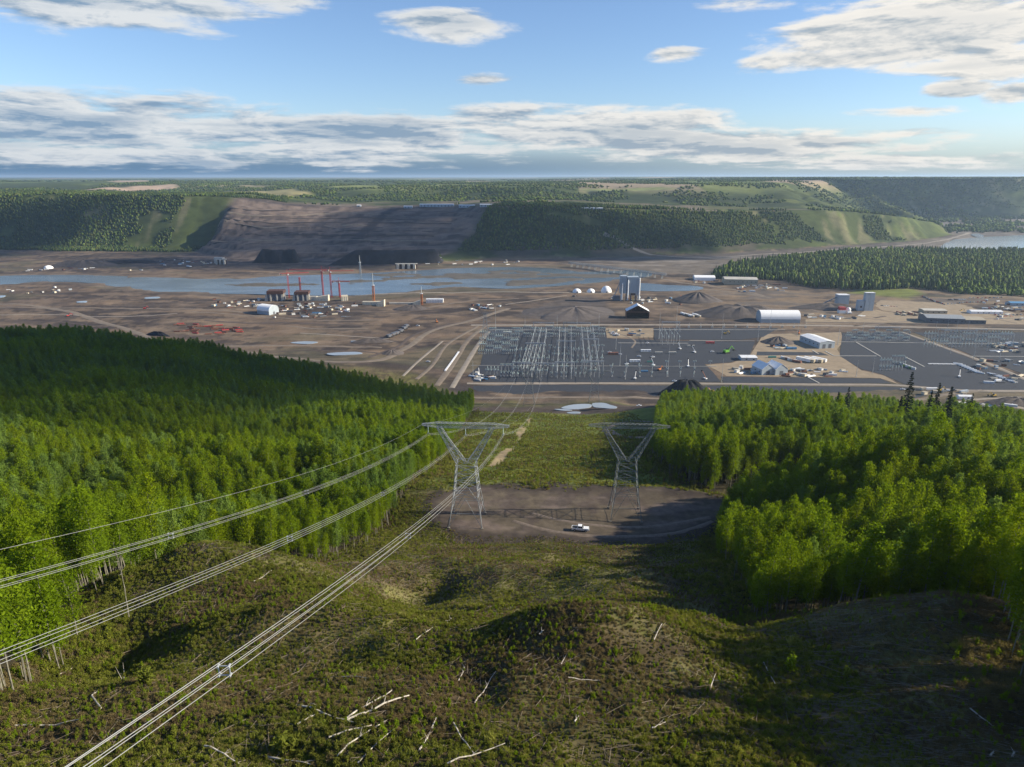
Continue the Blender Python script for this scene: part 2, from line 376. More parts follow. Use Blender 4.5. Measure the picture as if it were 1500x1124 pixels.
# ------------------------------------------------------------------ materials
def mat(name, col, rough=0.8, var=0.18, scale=1.0, metal=0.0, bump=0.0, attr=False, spec=0.3, dirt=None):
    m_ = bpy.data.materials.new(name); m_.use_nodes = True; t = NT(m_.node_tree); bs = m_.node_tree.nodes['Principled BSDF']
    geo = t.n('ShaderNodeNewGeometry'); c = tuple(col) + (1.0,) if col else None
    if attr:
        a = t.n('ShaderNodeVertexColor', layer_name='Col'); c = a.outputs[0]
    n1 = t.noise(geo.outputs['Position'], scale, 5.0, 0.6); f = t.ramp(n1, 0.25, 0.75, 1 - var, 1 + var, 'LINEAR')
    g = t.n('ShaderNodeCombineColor'); [t.put(g.inputs[i], f) for i in range(3)]
    cc = t.mix(1.0, c, g.outputs[0], 'MULTIPLY')
    if dirt: cc = t.mix(t.ramp(t.noise(geo.outputs['Position'], scale * 0.37, 4.0, 0.65), 0.5, 0.75, 0, 0.6), cc, dirt)
    t.L.new(cc, bs.inputs['Base Color']); bs.inputs['Roughness'].default_value = rough; bs.inputs['Metallic'].default_value = metal
    bs.inputs['Specular IOR Level'].default_value = spec
    if bump:
        b = t.n('ShaderNodeBump'); b.inputs['Strength'].default_value = 0.6; b.inputs['Distance'].default_value = bump
        t.L.new(n1, b.inputs['Height']); t.L.new(b.outputs[0], bs.inputs['Normal'])
    return m_
def leaf_mat(name, c0, c1, c2, patch=0.012, trans=0.45, attr=False):
    m_ = bpy.data.materials.new(name); m_.use_nodes = True; t = NT(m_.node_tree); t.t.nodes.clear()
    geo = t.n('ShaderNodeNewGeometry'); oi = t.n('ShaderNodeObjectInfo')
    n1 = t.noise(geo.outputs['Position'], patch, 3.0, 0.55); n2 = t.noise(geo.outputs['Position'], 0.9, 2.0, 0.5)
    c = t.mix(oi.outputs['Random'], c0, c1); c = t.mix(t.ramp(n1, 0.40, 0.66), c, c2)
    g = t.ramp(n2, 0.3, 0.7, 0.78, 1.25, 'LINEAR'); cb = t.n('ShaderNodeCombineColor'); [t.put(cb.inputs[i], g) for i in range(3)]
    c = t.mix(1.0, c, cb.outputs[0], 'MULTIPLY')
    d = t.n('ShaderNodeBsdfDiffuse'); t.L.new(c, d.inputs[0])
    tr = t.n('ShaderNodeBsdfTranslucent'); t.L.new(t.mix(1.0, c, (1.25, 1.2, 0.7), 'MULTIPLY'), tr.inputs[0])
    mx = t.n('ShaderNodeMixShader'); mx.inputs[0].default_value = trans; t.L.new(d.outputs[0], mx.inputs[1]); t.L.new(tr.outputs[0], mx.inputs[2])
    o = t.n('ShaderNodeOutputMaterial'); t.L.new(mx.outputs[0], o.inputs[0]); return m_
M = {}
M['soil'] = mat('soil', (0.10, 0.075, 0.06), 0.95, 0.3, 0.08)
M['steel'] = mat('galvanised_steel', (0.43, 0.45, 0.45), 0.55, 0.15, 0.6, metal=0.25)
M['steel_dull'] = mat('weathered_steel', (0.30, 0.32, 0.33), 0.6, 0.2, 0.6, metal=0.2)
M['steel_faint'] = mat('oxidised_steel', (0.23, 0.245, 0.23), 0.7, 0.2, 0.6, metal=0.1)
M['wire'] = mat('aluminium_wire', (0.43, 0.43, 0.41), 0.45, 0.08, 3.0, metal=0.35)
M['glass_ins'] = mat('glass_insulator', (0.55, 0.68, 0.64), 0.3, 0.1, 2.0)
M['white'] = mat('white_fabric', (0.86, 0.86, 0.85), 0.6, 0.06, 0.3)
M['white_metal'] = mat('white_paint', (0.75, 0.76, 0.76), 0.4, 0.1, 0.8, dirt=(0.35, 0.3, 0.24))
M['clad'] = mat('grey_cladding', (0.36, 0.41, 0.45), 0.5, 0.12, 0.15)
M['clad_dark'] = mat('dark_cladding', (0.12, 0.13, 0.15), 0.6, 0.2, 0.2)
M['tan'] = mat('tan_metal', (0.38, 0.33, 0.24), 0.6, 0.12, 0.15)
M['concrete'] = mat('concrete', (0.45, 0.43, 0.38), 0.85, 0.15, 0.12)
M['concrete_warm'] = mat('fresh_concrete', (0.62, 0.55, 0.42), 0.85, 0.15, 0.12)
M['dark'] = mat('black_rubber', (0.02, 0.02, 0.022), 0.8, 0.2, 2.0)
M['opening'] = mat('dark_interior', (0.085, 0.045, 0.036), 0.9, 0.3, 0.3)
M['red'] = mat('red_crane_paint', (0.46, 0.065, 0.06), 0.5, 0.15, 0.4)
M['rust'] = mat('rusty_brown', (0.22, 0.10, 0.07), 0.8, 0.3, 0.3)
M['orange'] = mat('orange_paint', (0.55, 0.20, 0.07), 0.55, 0.15, 0.4)
M['green_paint'] = mat('green_paint', (0.16, 0.42, 0.05), 0.5, 0.12, 0.4)
M['blue_paint'] = mat('blue_paint', (0.10, 0.25, 0.42), 0.5, 0.12, 0.4)
M['teal_paint'] = mat('teal_paint', (0.07, 0.24, 0.20), 0.5, 0.12, 0.4)
M['yellow'] = mat('yellow_plant_paint', (0.55, 0.36, 0.06), 0.5, 0.15, 0.5)
M['glass'] = mat('dark_glass', (0.02, 0.025, 0.03), 0.1, 0.1, 1.0, spec=0.6)
M['car_white'] = mat('white_car_paint', (0.80, 0.81, 0.82), 0.25, 0.05, 2.0, spec=0.5)
M['bark'] = mat('pale_bark', (0.19, 0.18, 0.14), 0.85, 0.5, 1.6, dirt=(0.10, 0.085, 0.06))
M['bark_dark'] = mat('dark_bark', (0.09, 0.07, 0.055), 0.9, 0.3, 2.0)
M['birch'] = mat('birch_bark', (0.47, 0.43, 0.36), 0.8, 0.45, 5.0, dirt=(0.16, 0.13, 0.10))
M['dead_wood'] = mat('dead_wood', (0.23, 0.19, 0.145), 0.9, 0.3, 1.5)
M['gravel_dark'] = mat('dark_gravel', (0.036, 0.041, 0.052), 0.95, 0.22, 0.35, bump=0.15)
M['gravel_black'] = mat('black_aggregate', (0.020, 0.022, 0.027), 0.95, 0.3, 0.4, bump=0.3)
M['gravel_grey'] = mat('grey_aggregate', (0.100, 0.085, 0.078), 0.95, 0.3, 0.12, bump=0.5)
M['road'] = mat('dirt_road', (0.185, 0.150, 0.115), 0.95, 0.25, 0.12)
M['road_pale'] = mat('pale_gravel_road', (0.26, 0.225, 0.185), 0.95, 0.2, 0.12)
M['road_dark'] = mat('wet_dirt_track', (0.085, 0.065, 0.055), 0.95, 0.25, 0.12)
M['sandy'] = mat('sandy_yard', (0.27, 0.21, 0.14), 0.95, 0.25, 0.09)
def water_mat(name, col, rough, scale, chop=0.7):
    m_ = bpy.data.materials.new(name); m_.use_nodes = True; t = NT(m_.node_tree); bs = m_.node_tree.nodes['Principled BSDF']
    geo = t.n('ShaderNodeNewGeometry'); mp = t.n('ShaderNodeMapping'); t.L.new(geo.outputs['Position'], mp.inputs[0]); mp.inputs['Scale'].default_value = (0.35, 1.0, 1.0)
    n1 = t.noise(mp.outputs[0], 0.012, 5.0, 0.6, 0.6)
    t.L.new(t.mix(t.ramp(n1, 0.35, 0.65), col, tuple(c * 1.5 for c in col)), bs.inputs['Base Color'])
    n2 = t.noise(geo.outputs['Position'], scale, 4.0, 0.6); b = t.n('ShaderNodeBump'); b.inputs['Strength'].default_value = chop; b.inputs['Distance'].default_value = 0.5
    t.L.new(n2, b.inputs['Height']); t.L.new(b.outputs[0], bs.inputs['Normal'])
    bs.inputs['Roughness'].default_value = rough; bs.inputs['IOR'].default_value = 1.33; return m_
M['river'] = water_mat('river_water', (0.100, 0.130, 0.155), 0.18, 0.35, 0.35)
M['pond'] = water_mat('pond_water', (0.22, 0.25, 0.27), 0.10, 0.2, 0.12)

# ------------------------------------------------------------------ the ground, one sheet out to the horizon
FIELD_PX = ([(120, 279), (180, 275), (255, 270), (258, 277), (190, 280)], [(155, 266), (215, 263.8), (218, 266), (172, 267.5)], [(330, 281), (430, 277), (455, 284), (400, 287), (340, 285)], [(480, 274), (545, 272), (550, 275), (490, 276)], [(850, 277), (965, 274), (990, 277), (870, 280)])
def terrain():
    global FIELDS_W
    FIELDS_W = [hit(q) for q in FIELD_PX]
    rr = np.concatenate([np.geomspace(4, 39, 16), np.geomspace(40, 3500, 600), np.geomspace(3540, 46000, 190)])
    aa = np.radians(np.concatenate([np.linspace(-105, -41, 28), np.linspace(-40, 40, 640), np.linspace(41, 105, 28)]))
    A, Q = np.meshgrid(aa, rr); X = (np.sin(A) * Q).ravel(); Y = (np.cos(A) * Q).ravel()
    Z = h(X, Y)
    nr, na = len(rr), len(aa); i = np.arange(nr - 1)[:, None] * na + np.arange(na - 1)[None, :]
    F = np.stack([i, i + 1, i + na + 1, i + na], -1).reshape(-1, 4)
    C = np.zeros((len(X), 3))
    def put(mask, col):
        mask = np.clip(mask, 0, 1)[:, None]; C[:] = C * (1 - mask) + np.asarray(col) * mask
    n30 = fbm(X / 30, Y / 30, 71, 4); n9 = fbm(X / 6, Y / 6, 73, 4); n120 = fbm(X / 130, Y / 190, 75, 5); nst = fbm(X / 160, Y / 34, 77, 5)
    # valley floor: stripped earth
    put(np.ones(len(X)), (0.118, 0.088, 0.067)); put(sm(n120, .50, .56) * .9, (0.092, 0.073, 0.060)); put(sm(nst, .53, .62) * .85, (0.175, 0.126, 0.086)); put(sm(nst, .46, .39) * .8, (0.048, 0.040, 0.037)); put(sm(fbm(X / 70, Y / 14, 78, 4), .60, .66) * .8, (0.052, 0.043, 0.040)); put(sm(fbm(X / 24, Y / 24, 76, 3), .60, .70) * .5, (0.20, 0.15, 0.105))
    put(sm(fbm(X / 55, Y / 20, 79, 4), .60, .70) * .7, (0.20, 0.15, 0.105)); put(sm(fbm(X / 260, Y / 120, 80, 3), .58, .66) * .5, (0.10, 0.095, 0.06))
    east = sm(X, 250, 480) * sm(Y, 1040, 1120) * sm(Y, 1500, 1380)
    put(east * sm(nst, .35, .52) * .85, (0.205, 0.150, 0.098)); put(east * sm(nst, .56, .64), (0.13, 0.108, 0.09))
    put(sm(poly_sd(X, Y, FAN), 10, -12), (0.098, 0.082, 0.072))
    # grassy toe of the island wood
    put(sm(poly_sd(X, Y, px_poly([(1240, 428), (1270, 424), (1340, 424), (1352, 432), (1330, 438), (1290, 434)])), 14, -14), (0.15, 0.17, 0.045))
    sdr = np.minimum(poly_sd(X, Y, RIVER), poly_sd(X, Y, FAR_RIVER)); put(sm(sdr, 60, 10) * sm(sdr, -10, 4) * (.4 + .6 * n30), (0.155, 0.125, 0.098))
    put(sm(sdr, 4, -14), (0.115, 0.105, 0.09))
    # sand and gravel flats on the far side, east
    flatm = sm(X, 120, 260) * sm(Y, 1640, 1700) * sm(Y, np.interp(X, BX, BY) + 5, np.interp(X, BX, BY) - 40)
    put(flatm * .9, (0.150, 0.128, 0.105)); put(flatm * sm(n120, .52, .60), (0.10, 0.085, 0.075)); put(flatm * sm(nst, .58, .66), (0.20, 0.175, 0.15))
    # far bank
    B, Wd, T, t1, t2 = far_parts(X, Y); onslope = sm(t1, 0.02, 0.10); dm = dam_mask(X, Y)
    grass = sm(fbm(X / 60, Y / 60, 81, 4), .36, .62); veg = np.clip(onslope * (1 - dm), 0, 1)
    put(veg, (0.062, 0.080, 0.026)); put(veg * grass, (0.092, 0.116, 0.032)); gl_ = 1 - np.abs(2 * vn(X / 62 + fbm(X / 200, Y / 200, 41, 2) * 3, Y / 900, 44) - 1); put(veg * sm(gl_, .55, .85) * .8, (0.046, 0.060, 0.022)); put(veg * sm(gl_, .30, .12) * .7 * sm(X, 700, 900), (0.125, 0.140, 0.046)); put(veg * sm(fbm(X / 45, Y / 200, 83, 3), .60, .72) * (t1 < .97), (0.14, 0.135, 0.07))
    tn = fbm(X / 110, Y / 70, 243, 4); dn = np.interp(X, [-2600, -1150, -1040, -960, -840, -240, -100, 600, 780, 1050, 1400, 1800], [.95, .88, .30, .22, .7, 0.85, .92, .80, .45, .30, .16, .10]); put(veg * (t1 > .1) * sm(tn, .38 + dn * .34, .33 + dn * .34) * .9, (0.036, 0.050, 0.020))
    raw = veg * sm(X, -150, 0) * sm(X, 900, 700) * sm(t1, .42, .25) * sm(fbm(X / 90, Y / 60, 85, 3), .38, .55); put(raw * .8, (0.098, 0.078, 0.066))
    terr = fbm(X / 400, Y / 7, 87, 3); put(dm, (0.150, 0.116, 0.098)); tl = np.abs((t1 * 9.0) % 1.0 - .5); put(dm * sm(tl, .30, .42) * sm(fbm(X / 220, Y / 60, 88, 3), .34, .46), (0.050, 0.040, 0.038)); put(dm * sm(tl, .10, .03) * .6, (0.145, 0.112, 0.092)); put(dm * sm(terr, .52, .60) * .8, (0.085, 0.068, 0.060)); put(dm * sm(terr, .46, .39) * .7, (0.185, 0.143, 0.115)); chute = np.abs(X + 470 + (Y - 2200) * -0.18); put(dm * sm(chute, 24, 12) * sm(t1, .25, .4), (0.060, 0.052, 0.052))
    # bench above the dam: scraped ground and roads
    bench = sm(t1, .97, 1) * sm(t2, .06, .0) * sm(X, -900, -700) * sm(X, 1250, 900); put(bench * sm(fbm(X / 200, Y / 80, 89, 4), .38, .52), (0.165, 0.135, 0.10)); put(bench * sm(fbm(X / 150, Y / 60, 90, 4), .55, .65), (0.09, 0.10, 0.04))
    # plateau: a patchwork of woods, pasture and tilled land
    top = sm(t2, .55, .95) * sm(Y, 2400, 2600); cx = X / 620 + fbm(X / 2000, Y / 2000, 91, 2) * 1.2; cy = Y / 900
    fid = _hash(np.floor(cx), np.floor(cy), 92); fld = (fid > .50)
    put(top, (0.066, 0.088, 0.030)); put(top * fld * sm(fbm(X / 500, Y / 500, 93, 3), .40, .46), (0.105, 0.135, 0.040)); put(top * (fid > .72) * .9, (0.165, 0.185, 0.060)); put(top * (fid > .90), (0.32, 0.25, 0.17))
    for i, q in enumerate(FIELD_PX):
        P = FIELDS_W[i]; put(sm(poly_sd(X, Y, P), 30, -30), ((0.42, 0.31, 0.22), (0.40, 0.31, 0.23), (0.27, 0.24, 0.11), (0.20, 0.22, 0.07), (0.24, 0.26, 0.10))[i])
    # the near bluff
    near = sm(Y, 700, 640) * (Y < 760) ; near = np.maximum(near, (np.sqrt((X + 0) ** 2) > 60) * sm(Y, np.where(X < 0, 820, 620), np.where(X < 0, 740, 580)))
    near = near * sm(Z, 0.8, 4.5)
    n3 = fbm(X / 1.6, Y / 1.6, 74, 3); put(near, (0.092, 0.080, 0.036)); put(near * sm(n30, .44, .58), (0.122, 0.122, 0.038)); put(near * sm(n9, .50, .62) * .8, (0.080, 0.056, 0.036)); put(near * sm(n9, .45, .34) * .7, (0.125, 0.118, 0.040)); put(near * sm(n3, .54, .66) * .7, (0.045, 0.036, 0.024)); put(near * sm(n3, .42, .30) * .5, (0.155, 0.130, 0.066))
    cor = near * (X > XL(Y)) * (X < XR(Y)) * sm(Y, 236, 250); put(cor * .8, (0.125, 0.160, 0.028)); put(cor * sm(n30, .55, .65) * .8, (0.17, 0.19, 0.04))
    put(near * (X > XL(Y)) * (X < XR(Y) + 20) * sm(Y + (n30 - .5) * 40 + np.clip(X - 20, 0, 80) * .45, 598, 612), (0.075, 0.058, 0.048))
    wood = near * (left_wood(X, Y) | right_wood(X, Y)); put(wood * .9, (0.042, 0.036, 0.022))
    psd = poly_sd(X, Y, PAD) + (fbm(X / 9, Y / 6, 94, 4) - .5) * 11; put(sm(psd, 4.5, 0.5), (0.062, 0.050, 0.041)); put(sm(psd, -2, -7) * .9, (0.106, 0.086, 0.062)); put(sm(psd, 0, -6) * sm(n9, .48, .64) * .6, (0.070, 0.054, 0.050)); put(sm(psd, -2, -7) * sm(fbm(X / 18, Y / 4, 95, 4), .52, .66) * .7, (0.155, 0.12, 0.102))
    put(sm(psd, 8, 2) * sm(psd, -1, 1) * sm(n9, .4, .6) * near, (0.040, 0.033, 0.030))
    tr = np.minimum(line_d(X, Y, [(-11, 292), (-6, 318), (2, 380), (9, 470), (15, 540)]), 99); put(sm(tr, 3.4, 1.6) * sm(fbm(X / 10, Y / 22, 97, 3), .34, .5) * sm(Y, 262, 285) * sm(Y, 560, 520), (0.30, 0.23, 0.135))
    m_ = mat('ground', None, 0.95, 0.26, 0.45, bump=0.12, attr=True, spec=0.1)
    t = NT(m_.node_tree); bs = m_.node_tree.nodes['Principled BSDF']; src = bs.inputs['Base Color'].links[0].from_socket
    geo = t.n('ShaderNodeNewGeometry'); mp = t.n('ShaderNodeMapping'); t.L.new(geo.outputs['Position'], mp.inputs[0]); mp.inputs['Scale'].default_value = (0.5, 1.0, 1.0)
    f = t.ramp(t.noise(mp.outputs[0], 0.045, 7.0, 0.68), 0.28, 0.72, 0.66, 1.36, 'LINEAR'); g = t.n('ShaderNodeCombineColor'); [t.put(g.inputs[i], f) for i in range(3)]
    t.L.new(t.mix(1.0, src, g.outputs[0], 'MULTIPLY'), bs.inputs['Base Color'])
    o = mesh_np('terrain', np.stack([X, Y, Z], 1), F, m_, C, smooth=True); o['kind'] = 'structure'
terrain()

def sheet(name, P, z, m_, kind='structure', label=None, cat=None, group=None):   # flat polygon with a skirt, a few centimetres thick
    P = np.asarray(P)[:, :2]; n = len(P); b = bpy.data.meshes.new(name)
    from mathutils.geometry import tessellate_polygon
    V = [(p[0], p[1], z) for p in P] + [(p[0], p[1], z - 0.6) for p in P]
    T = tessellate_polygon([[Vector((p[0], p[1], 0)) for p in P]])
    F = []
    for t_ in T:
        a, q, c = (P[i] for i in t_); cr = (q[0] - a[0]) * (c[1] - a[1]) - (q[1] - a[1]) * (c[0] - a[0]); F.append(tuple(t_) if cr > 0 else tuple(reversed(t_)))
    F += [(i, (i + 1) % n, n + (i + 1) % n, n + i) for i in range(n)]
    b.from_pydata(V, [], F); b.materials.append(m_); b.update(); o = link(bpy.data.objects.new(name, b))
    return tag(o, label, cat, group, kind)
def ribbon(name, P, wid, m_, dz=0.3, thick=0.5):            # a road laid over the ground
    P = np.asarray(P, float)[:, :2]; s = np.r_[0, np.cumsum(np.linalg.norm(np.diff(P, axis=0), axis=1))]
    n = max(4, int(s[-1] / 7)); u = np.linspace(0, s[-1], n)
    if len(P) > 2: X = cubic(u, s, P[:, 0]); Y = cubic(u, s, P[:, 1])
    else: X = np.interp(u, s, P[:, 0]); Y = np.interp(u, s, P[:, 1])
    tx = np.gradient(X); ty = np.gradient(Y); l = np.hypot(tx, ty); nx, ny = -ty / l, tx / l
    wv = wid * (0.85 + 0.4 * fbm(u / 40, u * 0 + wid, 99, 3)); V = []; cols = 5
    for k in np.linspace(-.5, .5, cols): V.append(np.stack([X + nx * wv * k, Y + ny * wv * k, 0 * X], 1))
    V = np.array(V).transpose(1, 0, 2).reshape(-1, 3); V[:, 2] = h(V[:, 0], V[:, 1]) + dz
    e = np.abs(np.tile(np.linspace(-1, 1, cols), n)) > .99; V[e, 2] -= dz + 0.25
    i = np.arange(n - 1)[:, None] * cols + np.arange(cols - 1)[None]; F = np.stack([i, i + cols, i + cols + 1, i + 1], -1).reshape(-1, 4)
    o = mesh_np(name, V, F, m_, smooth=True); o['kind'] = 'structure'; return o
def grow(P, d):
    P = np.asarray(P)[:, :2]; t = np.roll(P, -1, 0) - np.roll(P, 1, 0); nn = np.stack([t[:, 1], -t[:, 0]], 1); nn /= np.linalg.norm(nn, axis=1)[:, None] + 1e-9
    a = np.sum(P[:, 0] * np.roll(P[:, 1], -1) - np.roll(P[:, 0], -1) * P[:, 1]); return P + nn * d * (1 if a > 0 else -1)
for nm, P in (('river', RIVER), ('river', FAR_RIVER), ('water', CHANNEL)): sheet(nm, grow(P, 15), -0.5, M['pond' if P is FAR_RIVER else 'river'])
sheet('water', OXBOW, -0.5, M['river'])
# ------------------------------------------------------------------ trees and undergrowth
M['aspen_leaf'] = leaf_mat('aspen_leaf', (0.155, 0.228, 0.007), (0.190, 0.248, 0.007), (0.125, 0.200, 0.009), trans=.5)
M['pale_leaf'] = leaf_mat('pale_leaf', (0.155, 0.235, 0.045), (0.175, 0.250, 0.050), (0.135, 0.215, 0.034))
M['yellow_leaf'] = leaf_mat('yellow_leaf', (0.180, 0.250, 0.010), (0.165, 0.245, 0.010), (0.165, 0.235, 0.012))
M['spruce_leaf'] = leaf_mat('spruce_needles', (0.012, 0.022, 0.014), (0.018, 0.028, 0.016), (0.014, 0.024, 0.014), trans=0.12)
M['shrub_leaf'] = leaf_mat('shrub_leaf', (0.140, 0.170, 0.022), (0.180, 0.195, 0.028), (0.130, 0.140, 0.026), 0.05, 0.35)
M['dry_leaf'] = leaf_mat('dry_brush', (0.175, 0.135, 0.060), (0.130, 0.097, 0.052), (0.205, 0.170, 0.070), 0.06, 0.25)
M['straw'] = leaf_mat('straw_grass', (0.225, 0.245, 0.046), (0.265, 0.250, 0.074), (0.200, 0.235, 0.040), 0.05, 0.35)

def leaf_quads(P, size, rng, flat=0.4, asp=0.75):
    n = len(P); a = rng.normal(size=(n, 3)); a /= np.linalg.norm(a, axis=1)[:, None]
    b = rng.normal(size=(n, 3)); b[:, 2] *= flat; b -= a * (a * b).sum(1)[:, None]; b /= np.linalg.norm(b, axis=1)[:, None] + 1e-9
    s = size * rng.uniform(0.6, 1.35, n)[:, None]
    V = np.stack([P - a * s, P + b * s * asp * .6 - a * s * .1, P + a * s, P - b * s * asp * .6 + a * s * .1], 1).reshape(-1, 3)
    return V, np.arange(4 * n).reshape(-1, 4)
def aspen(label, seed, H, rad, base, leaf, n, size, cat='tree', group=None, bare=False):
    rng = np.random.default_rng(seed); root = empty('aspen_tree'); tag(root, label, cat, group)
    lean = rng.normal(0, 0.35, 2); tr = MB(); k = 6
    pts = [(lean[0] * t * t + .12 * math.sin(5 * t + seed), lean[1] * t * t + .12 * math.cos(4 * t + seed), H * t * .97) for t in np.linspace(0, 1, k)]
    tr.path([(pts[0][0], pts[0][1], -1.2)] + pts, [.13, .115, .10, .085, .065, .04, .015], 5)
    cl = []
    nb = 26 if not bare else 15
    for i in range(nb):
        f = base + (1 - base) * (i + .5) / nb; j = min(int(f * (k - 1)), k - 2); q = f * (k - 1) - j
        p = np.array(pts[j]) * (1 - q) + np.array(pts[j + 1]) * q
        prof = float(np.interp((f - base) / (1 - base), [0, .2, .55, .8, 1], [.5, .9, 1.0, .70, .30])) * rad * rng.uniform(.6, 1.15)
        a = i * 2.4 + rng.uniform(-.5, .5); e = p + np.array([math.cos(a) * prof, math.sin(a) * prof, prof * rng.uniform(.2, .8)])
        if i % 2 == 0 or bare: tr.tube(p, e, .05, .015, 3, cap=False)
        cl.append((e, prof)); cl.append((p * .5 + e * .5 + np.array([0, 0, .2]), prof))
    tr.build('trunk', M['bark'], root)
    if not bare:
        c = rng.integers(0, len(cl), n); E = np.array([q[0] for q in cl])[c]; pr = np.array([q[1] for q in cl])[c][:, None]
        P = E + rng.normal(size=(n, 3)) * (0.16 + pr * .27) * np.array([1, 1, 1.25])
        V, F = leaf_quads(P, size, rng); mesh_np('crown', V, F, M[leaf], parent=root)
    return root
def spruce(label, seed, H, rad, group=None):
    rng = np.random.default_rng(seed); root = empty('spruce_tree'); tag(root, label, 'tree', group)
    MB().path([(0, 0, -1.5), (0, 0, H * .5), (0, 0, H * .98)], [.22, .14, .02], 5).build('trunk', M['bark_dark'], root)
    P = []
    for z in np.arange(.10, 1.0, .030):
        r = rad * (1 - z) ** .85 * rng.uniform(.8, 1.1) + .12; m_ = max(5, int(9 * (1 - z) + 4))
        for i in range(m_):
            a = rng.uniform(0, 6.283); rr_ = r * rng.uniform(.85, 1.15)
            for q in np.linspace(.12, 1, 6): P.append((math.cos(a) * rr_ * q, math.sin(a) * rr_ * q, z * H - q * rr_ * .32 + rng.uniform(-.12, .12)))
    V, F = leaf_quads(np.array(P), .34, rng, .3, .8); mesh_np('crown', V, F, M['spruce_leaf'], parent=root); return root
def bush(kind, label, seed, rad, H, leaf, n, size, cat='shrub', group=None, upright=0.0):
    rng = np.random.default_rng(seed); root = empty(kind); tag(root, label, cat, group)
    st = MB(); cl = []
    for i in range(9):
        a = rng.uniform(0, 6.283); r = rad * math.sqrt(rng.uniform(0, 1)) * .8; z = H * rng.uniform(.5, 1.0) * (1 - .35 * (r / rad))
        e = (math.cos(a) * r, math.sin(a) * r, z); st.tube((e[0] * .25, e[1] * .25, -.15), e, .022, .008, 3, cap=False); cl.append(e)
    st.build('stem', M['bark_dark'], root)
    E = np.array(cl)[rng.integers(0, 9, n)]; t = rng.uniform(.25, 1.08, (n, 1)); P = E * t + rng.normal(size=(n, 3)) * rad * .2
    P[:, 2] = np.abs(P[:, 2]); V, F = leaf_quads(P, size, rng); mesh_np('foliage', V, F, M[leaf], parent=root); return root
def tuft(label, seed, rad, H, n, leaf='straw', group=None):
    rng = np.random.default_rng(seed); a = rng.uniform(0, 6.283, n); r = rad * np.sqrt(rng.uniform(0, 1, n)); b = np.stack([np.cos(a) * r, np.sin(a) * r, 0 * a - .1], 1)
    hh = H * rng.uniform(.5, 1.1, n); d = rng.normal(size=(n, 3)) * .38; d[:, 2] = 1; d /= np.linalg.norm(d, axis=1)[:, None]
    wv = np.stack([-np.sin(a * 3), np.cos(a * 3), 0 * a], 1) * .05
    V = np.stack([b - wv, b + wv, b + d * hh[:, None] + wv * .2, b + d * hh[:, None] - wv * .2], 1).reshape(-1, 3)
    o = mesh_np('grass_tuft', V, np.arange(4 * n).reshape(-1, 4), M[leaf]); return tag(o, label, 'grass', group)

def scatter(name, P, rz, sc, idx, sources, kind='stuff', TILT=0.05, HVAR=0.14):   # the uncountable rest, one object: copies of the plants' meshes set on its points
    me = bpy.data.meshes.new(name); me.vertices.add(len(P)); me.vertices.foreach_set('co', np.asarray(P, np.float32).ravel())
    for nm, ty, v in (('rz', 'FLOAT', rz), ('sc', 'FLOAT', sc), ('idx', 'INT', idx)):
        a = me.attributes.new(nm, ty, 'POINT'); a.data.foreach_set('value', np.asarray(v, np.int32 if ty == 'INT' else np.float32))
    o = link(bpy.data.objects.new(name, me)); o['kind'] = kind
    g = bpy.data.node_groups.new(name, 'GeometryNodeTree'); g.interface.new_socket('Geometry', in_out='INPUT', socket_type='NodeSocketGeometry'); g.interface.new_socket('Geometry', in_out='OUTPUT', socket_type='NodeSocketGeometry')
    t = NT(g); gi = t.n('NodeGroupInput'); go = t.n('NodeGroupOutput'); inst = t.n('GeometryNodeInstanceOnPoints'); jn = t.n('GeometryNodeJoinGeometry')
    for src in sources:
        j2 = t.n('GeometryNodeJoinGeometry')
        for part in ([c for c in src.children] or [src]):
            oi = t.n('GeometryNodeObjectInfo'); oi.transform_space = 'ORIGINAL'; oi.inputs['Object'].default_value = part; oi.inputs['As Instance'].default_value = False
            t.L.new(oi.outputs['Geometry'], j2.inputs[0])
        gg = t.n('GeometryNodeGeometryToInstance'); t.L.new(j2.outputs[0], gg.inputs[0]); t.L.new(gg.outputs[0], jn.inputs[0])
    def att(nm, ty):
        a = t.n('GeometryNodeInputNamedAttribute'); a.data_type = ty; a.inputs['Name'].default_value = nm; return next(q for q in a.outputs if q.enabled)
    t.L.new(gi.outputs[0], inst.inputs['Points']); t.L.new(jn.outputs[0], inst.inputs['Instance']); inst.inputs['Pick Instance'].default_value = True
    t.L.new(att('idx', 'INT'), inst.inputs['Instance Index']); t.L.new(t.xyz(t.m('MULTIPLY', t.m('SINE', t.m('MULTIPLY', att('rz', 'FLOAT'), 37.0)), TILT), t.m('MULTIPLY', t.m('SINE', t.m('MULTIPLY', att('rz', 'FLOAT'), 71.0)), TILT), att('rz', 'FLOAT')), inst.inputs['Rotation'])
    s_ = att('sc', 'FLOAT'); t.L.new(t.xyz(s_, s_, t.m('MULTIPLY', s_, t.m('MULTIPLY_ADD', t.m('SINE', t.m('MULTIPLY', att('rz', 'FLOAT'), 53.0)), HVAR, 1.0))), inst.inputs['Scale']); t.L.new(inst.outputs[0], go.inputs[0])
    md = o.modifiers.new('scatter', 'NODES'); md.node_group = g; return o

def grid_pts(x0, x1, y0, y1, d, jit=.75, rng=RNG):
    gx, gy = np.meshgrid(np.arange(x0, x1, d), np.arange(y0, y1, d)); gx = gx.ravel() + rng.uniform(-jit, jit, gx.size) * d; gy = gy.ravel() + rng.uniform(-jit, jit, gy.size) * d
    return gx, gy
def in_view(x, y, z, top=18, mx=320, right=420):
    px, py, d = project(x, y, z); _, pt, _ = project(x, y, z + top); return (d > 8) & (px > -mx - 2500 / d) & (px < 1500 + right + 6000 / d) & (pt < 1124 + 120)

